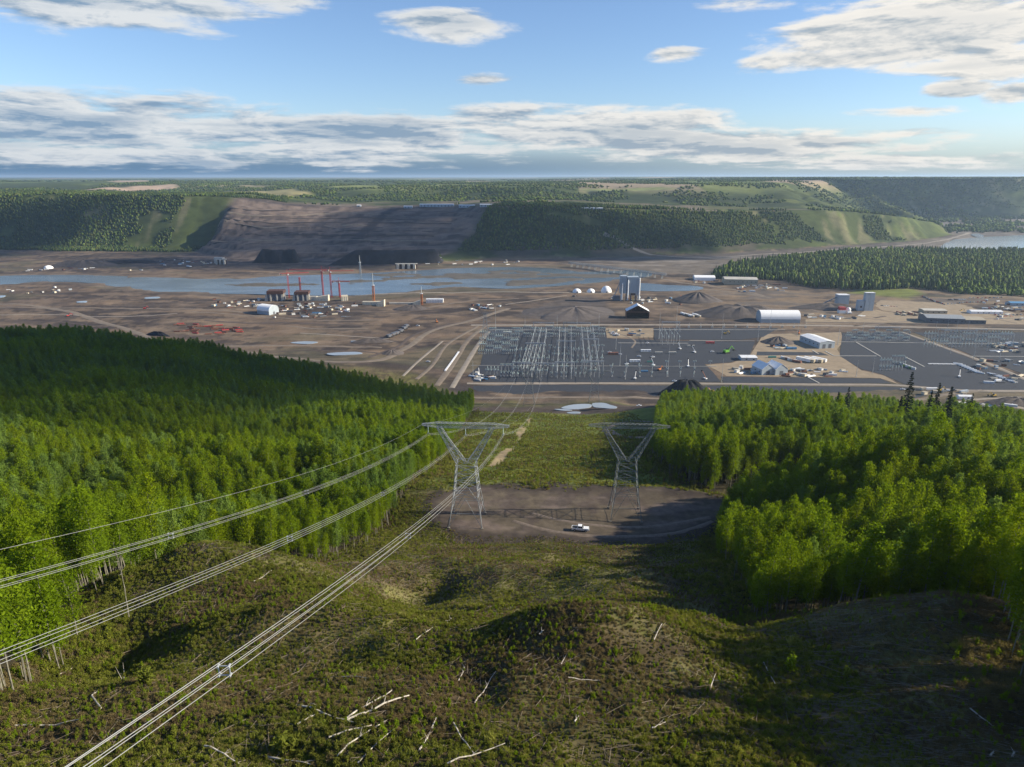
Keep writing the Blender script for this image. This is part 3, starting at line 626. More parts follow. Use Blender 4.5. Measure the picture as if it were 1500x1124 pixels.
SPRUCE_AT = hit([(1321, 636), (1311, 640), (1362, 642), (1381, 640), (1413, 640), (1222, 622), (1236, 622), (1340, 630), (1353, 640), (1303, 632)])
def forest():
    gl = 'aspens of the near woods'
    protos = []
    spec = [('aspen_leaf', 15, 1.45, .30, 1700), ('aspen_leaf', 13, 1.3, .34, 1500), ('aspen_leaf', 16, 1.6, .26, 1900), ('pale_leaf', 14.5, 1.45, .34, 1500), ('aspen_leaf', 12, 1.2, .28, 1300), ('yellow_leaf', 15, 1.55, .30, 1700), ('aspen_leaf', 14, 1.25, .42, 1200)]
    for i, (lf, H, r, b, n) in enumerate(spec): protos.append(aspen('', 100 + i, H, r, b, lf, int(n * 1.25), .20, group=gl))
    bare = aspen('', 300, 15, 1.3, .5, None, 0, .3, bare=True)
    gx, gy = grid_pts(-760, 40, -20, 800, 2.75); m_ = left_wood(gx, gy); gx2, gy2 = grid_pts(36, 700, -20, 640, 2.75); m2 = right_wood(gx2, gy2)
    x = np.r_[gx[m_], gx2[m2]]; y = np.r_[gy[m_], gy2[m2]]
    z = h(x, y); k = in_view(x, y, z) & (fbm(x / 40, y / 40, 201, 3) > .27) & (np.min([np.hypot(x - q[0], (y - q[1]) * .4 + 4) for q in SPRUCE_AT], axis=0) > 8); x, y, z = x[k], y[k], z[k]
    # corridor strays and the thin edge of regrowth
    n = len(x); rz = RNG.uniform(0, 6.28, n); sz = RNG.uniform(.62, 1.18, n) * (0.62 + .72 * fbm(x / 42, y / 42, 203, 3)); pale = fbm(x / 70, y / 90, 205, 3); u = RNG.uniform(0, 1, n)
    idx = np.array([0, 1, 2, 4, 6])[RNG.integers(0, 5, n)]
    farR = (x > 50) & (y > 290); idx = np.where((u < np.where(pale > .52, .55, .06)) | (farR & (u < .55)), 3, idx); idx = np.where((u > .965) | ((y < 150) & (x < 0) & (u > .86)), 5, idx)
    sz = np.where(farR, sz * 1.06, sz)
    px, py, dep = project(x, y, z + 8 * sz); vis = (px > -30) & (px < 1530) & (py > 0) & (py < 1160)
    order = np.argsort(np.where(vis, dep, 1e9)); near = order[:292]; rest = np.ones(n, bool); rest[near] = False
    def lab(i):
        side = 'left of the power line clearing' if x[i] < 0 else 'right of the power line clearing'
        what = {3: 'pale grey-green aspen', 5: 'yellow-green young-leafed aspen'}.get(int(idx[i]), 'bright green aspen'); edge = (x[i] > XL(y[i]) - 7) if x[i] < 0 else (x[i] < XR(y[i]) + 7)
        return f"{what} {'at the edge of' if edge else 'inside'} the wood {side}"
    used = set()
    for i in near:
        k = int(idx[i]); p = protos[k]
        o = p if k not in used else copy_tree(p)
        used.add(k); o.location = (x[i], y[i], z[i]); o.rotation_euler = (0, 0, rz[i]); o.scale = (sz[i],) * 3; o['label'] = lab(i); o['group'] = gl
    for k, p in enumerate(protos):
        if k not in used: p.location = (x[rest][k], y[rest][k], z[rest][k]); p['label'] = 'aspen inside the near wood'
    # dead standing stems on the left edge
    dead = hit([(190, 905), (62, 880), (372, 800), (640, 770)])
    lb = ['bare leafless pale tree standing among yellow aspens on the left edge', 'thin bare grey tree at the far left of the near wood', 'bare grey tree rising behind the left hummock', 'small bare tree at the left rim of the dirt clearing']
    for i, q in enumerate(dead):
        o = bare if i == 0 else copy_tree(bare); o.location = tuple(q); o.rotation_euler = (0, 0, i * 1.3); o.scale = (.95 - .12 * i,) * 3; tag(o, lb[i], 'tree', 'bare dead trees')
    scatter('aspen_forest', np.stack([x, y, z], 1)[rest], rz[rest], sz[rest], idx[rest], protos)
    # dark spruces on the right
    sp = [spruce('', 400, 24, 2.7), spruce('', 401, 21, 2.3)]
    spots = [(1321, 652, 1.2, 'tallest dark spruce above the right wood'), (1312, 656, .9, 'dark spruce pressed against the left side of the tallest spruce'), (1362, 658, 1.05, 'dark spruce with a broad crown, second in the row right of the tallest'), (1381, 655, 1.1, 'slender dark spruce in the middle of the right-hand row'),
             (1413, 650, .92, 'narrow dark spruce standing apart at the right of the row'), (1222, 625, .85, 'short dark spruce at the back of the right wood, left one of a pair'), (1234, 624, .85, 'short dark spruce at the back of the right wood, right one of a pair'), (1340, 640, .7, 'small dark spruce between the tallest and the broad one'), (1356, 655, .9, 'dark spruce just left of the broad one'), (1306, 640, .6, 'smallest dark spruce at the left end of the row')]
    for i, (a, b, s, l) in enumerate(spots):
        q = SPRUCE_AT[i]; o = sp[i] if i < 2 else copy_tree(sp[i % 2]); o.location = tuple(q - np.array([0, 0, 1])); o.rotation_euler = (0, 0, i * 2.1); o.scale = (s * 1.9, s * 1.9, s * 1.42); tag(o, l, 'tree', 'dark spruces in the right wood')
    return protos, sp
PROTOS, SPRUCES = forest()

def undergrowth():
    src = []
    def place(o, px, py, s=1.0):
        q = hit([(px, py)])[0]; o.location = tuple(q); o.scale = (s,) * 3; return o
    src.append(place(bush('leafy_shrub', 'large round green shrub beside the fallen birch stems', 501, .75, 1.1, 'shrub_leaf', 330, .13), 421, 1098, 2.0))
    src.append(place(bush('leafy_shrub', 'bright yellow-green sapling on the crest of the dark right hummock', 502, .36, 1.35, 'yellow_leaf', 220, .10), 1158, 985, 2.2))
    src.append(place(bush('leafy_shrub', 'small light green sapling alone on the shaded right hummock', 503, .32, 1.2, 'shrub_leaf', 200, .10), 1240, 996, 1.8))
    src.append(place(bush('leafy_shrub', 'dark green bush in the shaded hollow at the left', 504, .5, 1.0, 'shrub_leaf', 260, .10), 217, 1000, 2.6))
    src.append(place(bush('dry_shrub', 'dry brown brush clump on the left hummock', 505, .7, .5, 'dry_leaf', 230, .085), 330, 850, 1.2))
    src.append(place(bush('dry_shrub', 'dry brown brush clump on the middle mound', 506, .6, .8, 'dry_leaf', 200, .08), 830, 960, 1.3))
    src.append(place(tuft('straw-coloured grass tuft on the middle mound', 507, .75, .55, 170), 930, 965, 1.3))
    src.append(place(tuft('pale green grass tuft on the right slope', 508, .6, .75, 150, 'straw'), 1165, 945, 1.6))
    src.append(place(bush('dry_shrub', 'reddish brown brush clump on the slope under the conductors', 509, .55, .95, 'dry_leaf', 170, .075), 600, 862, 1.2))
    src.append(place(bush('leafy_shrub', 'slim green sapling on the slope below the dirt clearing', 510, .28, 1.5, 'shrub_leaf', 170, .10), 905, 832, 1.5))
    P = []
    for (x0, x1, y0, y1, d) in ((-100, 100, 38, 110, .37), (-120, 120, 110, 236, .56), (-60, 95, 236, 420, 1.25), (-60, 100, 420, 640, 1.9)):
        gx, gy = grid_pts(x0, x1, y0, y1, d, .8); P.append((gx, gy))
    x = np.concatenate([p[0] for p in P]); y = np.concatenate([p[1] for p in P])
    psd = poly_sd(x, y, PAD) + (fbm(x / 9, y / 6, 94, 4) - .5) * 11; ok = (x > XL(y) - 5) & (x < XR(y) + 6) & (psd > .5 + 2.5 * RNG.uniform(-1, 1, len(x))); corr = y > 238
    tr = line_d(x, y, [(-11, 292), (-6, 318), (2, 380), (9, 470), (15, 540)]); ok &= ~(corr & (tr < 2.6) & (fbm(x / 10, y / 22, 97, 3) > .38)); ok &= y < np.interp(x, [-40, 20, 60, 90], [606, 596, 575, 560])
    den = fbm(x / 9, y / 9, 211, 4); ok &= (den > np.where(corr, .20, .02)); x, y, den = x[ok], y[ok], den[ok]; corr = y > 238
    z = h(x, y); k = in_view(x, y, z, 3, 220, 220); x, y, z, den, corr = x[k], y[k], z[k], den[k], corr[k]
    n = len(x); u = RNG.uniform(0, 1, n); br = fbm(x / 16, y / 16, 213, 3); shade = ((x > 42) & (y < 104))
    low = den < .43; idx = np.where(u < np.where(low, .08, .22), RNG.choice([0, 1, 2, 2, 3, 3, 9, 9], n), np.where(u < np.where(low, .74, .70), RNG.integers(6, 8, n), RNG.choice([4, 5, 8], n)))
    idx = np.where((br > .53) & (u < .50), RNG.integers(4, 6, n), idx); idx = np.where((br < .44) & (u > .55), np.array([1, 3, 2, 6])[RNG.integers(0, 4, n)], idx)
    idx = np.where(corr & (u < .72), np.array([0, 2, 3, 0, 1])[RNG.integers(0, 5, n)], idx); idx = np.where(shade & (u < .72), RNG.integers(4, 6, n), idx)
    sz = RNG.uniform(.24, .66, n) * np.where(corr, 2.1, 1.0) * (0.40 + 1.05 * den); edge = np.minimum(np.abs(x - XL(y)), np.abs(x - XR(y))) < 6; sz *= np.where(edge, 1.5, 1.0)
    big = (RNG.uniform(0, 1, n) > .988) & (idx < 4); sz = np.where(big, sz * 1.9, sz)
    scatter('undergrowth', np.stack([x, y, z], 1), RNG.uniform(0, 6.28, n), sz, idx, src, TILT=0.28, HVAR=0.4)
undergrowth()

def slash():                                             # felled stems left on the slope: a litter of thin sticks, and the white birches as things
    rng = np.random.default_rng(601); N = 30000
    x = rng.uniform(-75, 95, N); y = 46 + 160 * rng.uniform(0, 1, N) ** 1.3; dn = fbm(x / 12, y / 12, 221, 3); mound = (x > 34) & (x < 82) & (y < 102)
    ok = (x > XL(y) - 4) & (x < XR(y) + 5) & (poly_sd(x, y, PAD) > 0) & (rng.uniform(0, 1, N) < np.where(mound, .95, np.where(dn > .53, .62, .22))); x, y, mound = x[ok], y[ok], mound[ok]; n = len(x)
    a = np.where(mound, rng.normal(2.85, .30, n), rng.uniform(0, 6.28, n)); L = rng.uniform(.7, 3.4, n) * np.where(mound, 1.4, 1); r = rng.uniform(.010, .030, n)
    c = np.stack([np.cos(a), np.sin(a)], 1) * (L / 2)[:, None]; q0 = np.stack([x, y], 1) - c; q1 = np.stack([x, y], 1) + c; nrm = np.stack([-np.sin(a), np.cos(a)], 1) * r[:, None]; V = []
    for q in (q0, q1):
        zz = h(q[:, 0], q[:, 1]) + rng.uniform(.04, .36, n)
        V += [np.c_[q - nrm, zz], np.c_[q + nrm, zz], np.c_[q, zz + 1.6 * r]]
    V = np.stack(V, 1).reshape(-1, 3); F = (np.array([(0, 1, 4, 3), (1, 2, 5, 4), (2, 0, 3, 5)])[None] + (np.arange(n) * 6)[:, None, None]).reshape(-1, 4)
    o = mesh_np('dead_sticks', V, F, M['dead_wood']); o['kind'] = 'stuff'
    logs = [((438, 1037), (530, 1066), .13, 'long pale birch stem lying across the others, left of the heap'), ((505, 1060), (600, 1022), .16, 'thickest white birch stem pointing up to the right from the heap'), ((508, 1056), (575, 1014), .12, 'white birch stem with peeling bark at the top of the heap'),
            ((482, 1084), (545, 1066), .11, 'white birch stem low in the middle of the heap'), ((495, 1112), (572, 1055), .10, 'slim white birch stem along the lower right of the heap'), ((525, 1122), (578, 1072), .08, 'thin birch stem running out of the picture below the heap'), ((436, 1064), (462, 1051), .11, 'short white birch piece left of the heap'),
            ((300, 1096), (350, 1122), .12, 'white birch stem alone at the bottom left'), ((392, 1112), (458, 1124), .11, 'grey birch stem at the bottom edge under the round shrub'), ((615, 1102), (640, 1055), .13, 'broken white birch stem with dark gaps, right of the heap'), ((664, 1062), (694, 1108), .10, 'crooked white birch stem below the middle mound'),
            ((655, 1122), (740, 1092), .09, 'long low birch stem at the bottom centre'), ((695, 1032), (726, 986), .09, 'forked pale stem leaning on the left foot of the middle mound'), ((672, 1000), (682, 975), .08, 'thin upright-looking pale stem left of the middle mound'), ((832, 996), (880, 999), .07, 'straight pale stick lying across the front of the middle mound'),
            ((822, 976), (832, 958), .08, 'short white stem on the brow of the middle mound'), ((790, 932), (796, 926), .12, 'white stump end just behind the middle mound'), ((655, 914), (661, 908), .14, 'white stump end on the open slope left of the middle mound'), ((372, 854), (398, 838), .09, 'pale stick on the right shoulder of the left hummock'),
            ((152, 1040), (178, 986), .12, 'whitish crooked stem in the dark hollow at the left'), ((22, 1066), (118, 1056), .10, 'long grey stem lying in the dark hollow at the far left'), ((85, 992), (118, 972), .10, 'pale stem lying at the foot of the left wood'), ((610, 940), (634, 922), .08, 'thin pale stem on the slope under the conductors'),
            ((1118, 972), (1135, 1005), .09, 'pale stem on the left flank of the dark right hummock'), ((1420, 1040), (1464, 1072), .09, 'grey stem low on the dark right hummock'), ((1450, 1110), (1456, 1102), .12, 'short white stem end near the bottom right corner'), ((1482, 1112), (1486, 1104), .12, 'second white stem end, nearest the bottom right corner'),
            ((958, 940), (970, 916), .08, 'thin pale stem in the gully right of the middle mound'), ((1040, 1012), (1048, 990), .08, 'thin pale stem on the open slope below the right wood'), ((500, 995), (545, 998), .06, 'straight pale stick above the birch heap'), ((842, 1060), (848, 1052), .10, 'short white stem below the middle mound'), ((955, 1070), (975, 1060), .07, 'thin grey stem at the bottom centre right'), ((445, 1030), (470, 1040), .07, 'slim stick at the upper left end of the heap')]
    E = hit([p for l in logs for p in l[:2]])
    for i, (a_, b_, r, l) in enumerate(logs):
        p, q = E[2 * i], E[2 * i + 1]; n = 6; u = np.linspace(0, 1, n); bend = rng.normal(0, .03, n) * np.linalg.norm(q - p) * .3 + .05
        X = p[0] + (q[0] - p[0]) * u - (q[1] - p[1]) * bend * .12; Y = p[1] + (q[1] - p[1]) * u + (q[0] - p[0]) * bend * .12; Z = h(X, Y) + .24 + rng.uniform(-.05, .12, n)
        m_ = MB().path(np.stack([X, Y, Z], 1), list(np.linspace(r * .85, r * .42, n)), 6)
        for k in range(2):
            j = int(rng.integers(2, n - 1)); c = np.array([X[j], Y[j], Z[j]]); d = (q - p) * .10 + rng.normal(0, .35, 3); d[2] = abs(d[2]) * .5 + .1; m_.tube(c, c + d, r * .35, r * .12, 4)
        tag(m_.build('fallen_log', M['birch']), l, 'log', 'white birch stems felled on the slope')
slash()
# ------------------------------------------------------------------ far woods: countless small trees, one object per wood
def lowtree(x, y, z, H, r, col, rng, conifer):
    n = len(x); rings = []; k = 5; a0 = rng.uniform(0, 6.28, (n, 1)); ang = a0 + np.arange(k)[None] * 2 * math.pi / k
    prof = np.where(conifer[:, None], np.array([[.05, 1.0, .62, .34]]), np.array([[.35, .85, 1.0, .70]])); zz = np.where(conifer[:, None], np.array([[.04, .16, .45, .74]]), np.array([[.12, .34, .60, .86]]))
    for j in range(4):
        rr_ = r[:, None] * prof[:, j:j + 1] * rng.uniform(.62, 1.32, (n, k)); rings.append(np.stack([x[:, None] + np.cos(ang + j * .5) * rr_, y[:, None] + np.sin(ang + j * .5) * rr_, z[:, None] + H[:, None] * (zz[:, j:j + 1] + rng.uniform(-.05, .05, (n, k)))], -1))
    top = np.stack([x, y, z + H], -1)[:, None]; V = np.concatenate(rings + [top], 1); m_ = V.shape[1]
    F = [(j * k + i, j * k + (i + 1) % k, (j + 1) * k + (i + 1) % k, (j + 1) * k + i) for j in range(3) for i in range(k)]; F3 = [(3 * k + i, 3 * k + (i + 1) % k, 4 * k, 4 * k) for i in range(k)]
    Fa = np.array(F + F3)[None] + (np.arange(n) * m_)[:, None, None]; c = np.repeat(col[:, None, :], m_, 1) * rng.uniform(.90, 1.12, (n, m_, 1)); return V.reshape(-1, 3), Fa.reshape(-1, 4), c.reshape(-1, 3)
def tri_fix(F):                                          # degenerate quads become triangles
    q = F[:, 2] == F[:, 3]; return np.concatenate([F[~q][:, [0, 1, 2]], F[~q][:, [0, 2, 3]], F[q][:, :3]])
M['far_leaf'] = mat('far_foliage', None, 0.95, 0.3, 0.35, attr=True, spec=0.05)
GREENS = {'dark': (0.031, 0.050, 0.024), 'mid': (0.055, 0.085, 0.024), 'bright': (0.100, 0.140, 0.028), 'olive': (0.078, 0.092, 0.030)}
def far_wood(name, x, y, mixp, Hr, rr, rng, cf=.5):
    z = h(x, y); px, py, d = project(x, y, z); k = (px > -60) & (px < 1580); x, y, z = x[k], y[k], z[k]; n = len(x)
    u = rng.uniform(0, 1, n); pt = fbm(x / 160, y / 160, 231, 3) + rng.normal(0, .08, n); con = (u < cf + (.5 - pt) * 1.4)
    keys = list(mixp); cum = np.cumsum([mixp[q] for q in keys]); ci = np.searchsorted(cum, np.clip(rng.uniform(0, 1, n) * cum[-1] * .75 + (pt - .25) * .5 * cum[-1], 0, cum[-1] - 1e-6)); C = np.array([GREENS[q] for q in keys])[ci]
    C = np.where(con[:, None], np.array(GREENS['dark']) * rng.uniform(.85, 1.25, (n, 1)), C * rng.uniform(.85, 1.18, (n, 1)))
    H = rng.uniform(*Hr, n) * np.where(con, 1.15, .95); r = rng.uniform(*rr, n) * np.where(con, .75, 1.0)
    V, F, c = lowtree(x, y, z - .5, H, r, C, rng, con); o = mesh_np(name, V, tri_fix(F), M['far_leaf'], c); o['kind'] = 'stuff'; print(name, n)
def far_forests():
    rng = np.random.default_rng(701)
    ISL = px_poly([(1036, 407), (1075, 391), (1150, 381), (1250, 372), (1310, 369), (1400, 371), (1500, 371), (1640, 366), (1640, 432), (1500, 428), (1440, 425), (1400, 428), (1340, 423), (1290, 427), (1240, 425), (1180, 419), (1120, 412)])
    x0, y0 = ISL[:, :2].min(0); x1, y1 = ISL[:, :2].max(0); gx, gy = grid_pts(x0, min(x1, 1900), y0, y1, 8.2, .8, rng); k = (poly_sd(gx, gy, ISL) < 0) & (fbm(gx / 80, gy / 80, 241, 3) > .24)
    far_wood('island_wood', gx[k], gy[k], {'mid': .4, 'bright': .3, 'olive': .3}, (12, 25), (2.8, 5.2), rng, .48)
    BR = px_poly([(1385, 424), (1500, 420), (1640, 420), (1640, 440), (1500, 434), (1440, 432), (1390, 430)]); gx, gy = grid_pts(BR[:, 0].min(), 1500, BR[:, 1].min(), BR[:, 1].max(), 8, .8, rng); k = poly_sd(gx, gy, BR) < 0
    far_wood('bright_wood', gx[k], gy[k], {'bright': .7, 'mid': .3}, (8, 15), (3, 5), rng, .08)
    # bluff
    gx, gy = grid_pts(-2300, 1800, 1860, 2900, 6.2, .8, rng); B, Wd, T, t1, t2 = far_parts(gx, gy); dm = dam_mask(gx, gy)
    n1 = fbm(gx / 110, gy / 70, 243, 4); n2 = fbm(gx / 60, gy / 160, 245, 3)
    dens = np.interp(gx, [-2600, -1150, -1040, -960, -840, -240, -100, 600, 780, 1050, 1400, 1800], [.95, .88, .30, .22, .7, 0.85, .92, .80, .45, .30, .16, .10])
    slopeok = (t1 > np.where(gx > -200, .22, .05)) & (t1 < np.where(gx > 300, .93, 1.0)); k = slopeok & (dm < .3) & (n1 * .75 + n2 * .25 < .36 + dens * .34) & (gy < np.interp(gx, BX, BY) + np.interp(gx, BX, BW) * 1.12)
    topk = (t1 >= 1.0) & (dm < .2) & (gy < np.interp(gx, BX, BY) + np.interp(gx, BX, BW) + np.interp(gx, [-2300, -900, -800, -300, -120, 420, 520, 1800], [500, 420, 30, 60, 190, 150, 22, 22])) & (n1 < np.interp(gx, [-1000, -100, 1800], [.50, .62, .44])); k |= topk
    far_wood('bluff_wood', gx[k], gy[k], {'mid': .5, 'olive': .3, 'bright': .2}, (5, 11.5), (2.3, 3.8), rng, .40)
    # second terrace, the hills up the valley and the plateau
    gx, gy = grid_pts(-2600, 4200, 2500, 5400, 19, .8, rng); B, Wd, T, t1, t2 = far_parts(gx, gy); n1 = fbm(gx / 260, gy / 210, 251, 4); n2 = fbm(gx / 90, gy / 120, 253, 3)
    on = (t1 > .99) | (gx > 1900); riser = (t2 > .02) & (t2 < .95); thr = np.where(riser, np.interp(gx, [-2600, -900, 300, 900, 1500, 2200, 4200], [.56, .54, .52, .46, .50, .58, .62]), np.where(t2 >= .95, .465, np.interp(gx, [-900, -600, 1000, 1500, 2000], [.48, .40, .42, .5, .66])))
    k = on & (n1 * .7 + n2 * .3 < thr) & (gy > np.interp(gx, BX, BY) + np.interp(gx, BX, BW) * .4)
    for q in FIELDS_W: k &= poly_sd(gx, gy, q) > 25
    far_wood('terrace_wood', gx[k], gy[k], {'mid': .55, 'olive': .25, 'bright': .2}, (5, 10), (4.5, 8.5), rng, .32)
    gx, gy = grid_pts(-5200, 6200, 5400, 9800, 46, .8, rng); n1 = fbm(gx / 700, gy / 420, 255, 4); k = (n1 < .445) & (np.abs(gx) < gy * .80)
    for q in FIELDS_W: k &= poly_sd(gx, gy, q) > 40
    far_wood('plateau_wood', gx[k], gy[k], {'mid': .6, 'olive': .4}, (6, 12), (14, 26), rng, .35)
    # the flats of the valley where it bends away
    gx, gy = grid_pts(1750, 3800, 2750, 4100, 20, .8, rng); z = h(gx, gy); k = (z > -.5) & (z < 40) & (np.minimum(poly_sd(gx, gy, FAR_RIVER), poly_sd(gx, gy, OXBOW)) > 12) & (gy > np.interp(gx, [1750, 1900], [2900, 2860])) & (fbm(gx / 200, gy / 130, 257, 3) < .58)
    far_wood('valley_wood', gx[k], gy[k], {'mid': .6, 'bright': .2, 'olive': .2}, (10, 18), (6, 11), rng, .4)
far_forests()
M['soil_concrete'] = mat('muddy_concrete', (0.20, 0.18, 0.15), 0.9, 0.2, 1.0)
# ------------------------------------------------------------------ transmission towers and conductors
ROT = -math.atan(0.06)
def lattice_face(m_, a0, a1, b0, b1, n, r, cross=True):      # zigzag bracing between two chords a and b
    a0, a1, b0, b1 = map(Vector, (a0, a1, b0, b1))
    for i in range(n):
        p, q = a0.lerp(a1, i / n), a0.lerp(a1, (i + 1) / n); s, t = b0.lerp(b1, i / n), b0.lerp(b1, (i + 1) / n)
        m_.tube(p, t, r, n=4, cap=False)
        if cross: m_.tube(s, q, r, n=4, cap=False)
        m_.tube(q, t, r * .9, n=4, cap=False)
def quad_truss(m_, A, B, n, rc, rb):                        # four chords from square A to square B
    for i in range(4):
        m_.tube(A[i], B[i], rc, n=4); j = (i + 1) % 4; lattice_face(m_, A[i], B[i], A[j], B[j], n, rb, True)
def make_tower(label, loc, group, S=None, strung=True):
    root = empty('transmission_tower', loc, ROT); tag(root, label, 'power pylon', group); S = S or M['steel']
    b, f, t = 5.7, 4.2, 3.2; zf, zt = 10.5, 22.0
    corners = [(-1, -1), (1, -1), (1, 1), (-1, 1)]
    for sx, sy in corners:
        m_ = MB(); m_.tube((sx * b, sy * b, 0.3), (sx * f, sy * f, zf), .145, n=4); m_.tube((sx * f, sy * f, zf), (sx * t, sy * t, zt), .125, n=4); m_.build('leg', S, root)
        MB().box((sx * b, sy * b, -.1), (.8, .8, 1.0)).build('footing', M['soil_concrete'], root)
    m_ = MB()
    for i in range(4):
        (ax, ay), (bx, by) = corners[i], corners[(i + 1) % 4]
        P = lambda s, q, z, w: (s * w, q * w, z)
        for z, w in ((zf, f), (zt, t), (zf * .5, (b + f) / 2)): m_.tube(P(ax, ay, z, w), P(bx, by, z, w), .065, n=4)
        mid = Vector(P(ax, ay, zf, f)).lerp(Vector(P(bx, by, zf, f)), .5)
        m_.tube(P(ax, ay, .3, b), mid, .075, n=4); m_.tube(P(bx, by, .3, b), mid, .075, n=4)
        for k in (.33, .66):
            wk = b + (f - b) * k; z = zf * k; c = Vector(P(ax, ay, .3, b)).lerp(mid, k); d = Vector(P(bx, by, .3, b)).lerp(mid, k)
            m_.tube(P(ax, ay, z, wk), c, .04, n=4, cap=False); m_.tube(P(bx, by, z, wk), d, .04, n=4, cap=False)
        lattice_face(m_, P(ax, ay, zf, f), P(ax, ay, zt, t), P(bx, by, zf, f), P(bx, by, zt, t), 4, .066)
    m_.build('body_bracing', S, root)
    for s in (-1, 1):                                        # the V
        m_ = MB(); A = [(s * .2, -1.4, zt), (s * 3.2, -1.6, zt), (s * 3.2, 1.6, zt), (s * .2, 1.4, zt)]
        Bq = [(s * 5.9, -.75, 30.6), (s * 7.1, -.75, 29.6), (s * 7.1, .75, 29.6), (s * 5.9, .75, 30.6)]
        Cq = [(s * 8.2, -.8, 34.6), (s * 9.6, -.8, 34.6), (s * 9.6, .8, 34.6), (s * 8.2, .8, 34.6)]
        quad_truss(m_, A, Bq, 5, .10, .052); quad_truss(m_, Bq, Cq, 3, .095, .05); m_.build('upper_arm', S, root)
    m_ = MB(); zb = 34.6
    for s in (-1, 1):
        A = [(0, -.8, zb), (0, .8, zb), (0, .8, zb + 1.5), (0, -.8, zb + 1.5)]; Bq = [(s * 9.6, -.8, zb), (s * 9.6, .8, zb), (s * 9.6, .8, zb + 1.5), (s * 9.6, -.8, zb + 1.5)]
        quad_truss(m_, A, Bq, 6, .075, .035)
        Cq = [(s * 14.6, -.35, zb + .5), (s * 14.6, .35, zb + .5), (s * 14.6, .35, zb + 1.0), (s * 14.6, -.35, zb + 1.0)]; quad_truss(m_, Bq, Cq, 3, .065, .035)
    m_.build('crossarm', S, root)
    for x in (-12.6, 0, 12.6) if strung else ():
        z0 = zb + (.35 if x else 0); m_ = MB(); m_.tube((x, 0, z0), (x, 0, z0 - 2.6), .05)
        m_.lathe([(.03, 0)] + [(r, -.18 * i - d) for i in range(13) for r, d in ((.13, .02), (.06, .14))] + [(.03, -2.5)], (x, 0, z0 - .15), 8)
        i_ = m_.build('insulator', M['glass_ins'], root); y_ = MB(); y_.box((x, 0, z0 - 2.7), (.7, .16, .3)); y_.build('yoke', M['steel'], i_)
    return root
gA = 'lattice pylons of the two parallel lines'
TA = np.array([-15.5, 213.5, 0]); TA[2] = gz(TA[0], TA[1]) + .1; TB = np.array([39.8, 217.5, 0]); TB[2] = gz(TB[0], TB[1]) + .1
TC = np.array([17.4, 659, 0.2]); TD = np.array([83.5, 659, 0.2]); TC[2] = gz(17.4, 659); TD[2] = gz(83.5, 659)
make_tower('tall grey lattice pylon carrying conductors, on the left of the dirt clearing', TA, gA)
make_tower('grey lattice pylon without conductors, on the right of the dirt clearing behind the pickup', TB, gA, M['steel_faint'], False).scale = (.94, .94, .95)
make_tower('far lattice pylon at the foot of the clearing where the conductors come down', TC, gA, M['steel_faint'])
make_tower('far lattice pylon beside the melt ponds, without conductors', TD, gA, M['steel_faint'], False)

def conductor_bundle(label, x0, ztop, fwd):
    root = empty('conductor_bundle', (0, 0, 0)); tag(root, label, 'power line', 'strung conductors')
    u = np.linspace(0, 1, 60)
    def curve(u):
        if not fwd:                                          # towards the pylon behind the camera
            U = u * 330; return np.stack([TA[0] + x0 - .0547 * U, TA[1] - U + 0 * x0, ztop + .248 * U + .0004085 * U * U], 1)
        s = TC - TA; y = TA[1] + u * s[1]; zt0, zt1 = ztop, ztop - TA[2] + TC[2]
        return np.stack([TA[0] + x0 + u * s[0], y, zt0 + (zt1 - zt0) * u - 4 * 15 * u * (1 - u)], 1)
    P = curve(u); nrm = np.array([1, .05, 0])
    for ox, oz in ((-.25, -.25), (.25, -.25), (.25, .25), (-.25, .25)):
        MB().path(P + np.array([ox, 0, oz]), .016, 5).build('conductor', M['wire'], root, smooth=True)
    for k in np.arange(.10, .98, .117):
        c = curve(np.array([k]))[0]; m_ = MB(); a = [c + np.array(q) for q in ((-.25, 0, -.25), (.25, 0, -.25), (.25, 0, .25), (-.25, 0, .25))]
        for i in range(4): m_.tube(a[i], a[(i + 1) % 4], .03, n=4); m_.tube(a[i] - np.array([0, .12, 0]), a[i] + np.array([0, .12, 0]), .055, n=6)
        m_.build('spacer', M['steel_dull'], root)
zc = TA[2] + 34.95 - 2.8
for x, nm in ((-12.6, 'left'), (0, 'middle'), (12.6, 'right')):
    conductor_bundle(f"bundle of white conductors from the {nm} insulator of the left pylon, sweeping lower left", x, zc - (0 if x else .35), False)
    conductor_bundle(f"bundle of conductors from the {nm} insulator of the left pylon on to the switchyard", x, zc - (0 if x else .35), True)
def ground_wire(label, x0, fwd):
    u = np.linspace(0, 1, 60); z0 = TA[2] + 35.6
    if not fwd: U = u * 330; P = np.stack([TA[0] + x0 - .0547 * U, TA[1] - U, z0 + .243 * U + .000395 * U * U], 1)
    else:
        s = TC - TA; P = np.stack([TA[0] + x0 + u * s[0], TA[1] + u * s[1], z0 + (TC[2] - TA[2]) * u - 40 * u * (1 - u)], 1)
    tag(MB().path(P, .016, 5).build('ground_wire', M['wire'], smooth=True), label, 'wire', 'shield wires')
ground_wire('thin single wire from the left tip of the pylon crossarm over the left wood', -14.6, False)
ground_wire('thin single wire from the right tip of the pylon crossarm crossing behind the conductor bundles', 14.6, False)
ground_wire('thin wire from the left crossarm tip down to the far pylon', -14.6, True)
ground_wire('thin wire from the right crossarm tip down to the far pylon', 14.6, True)

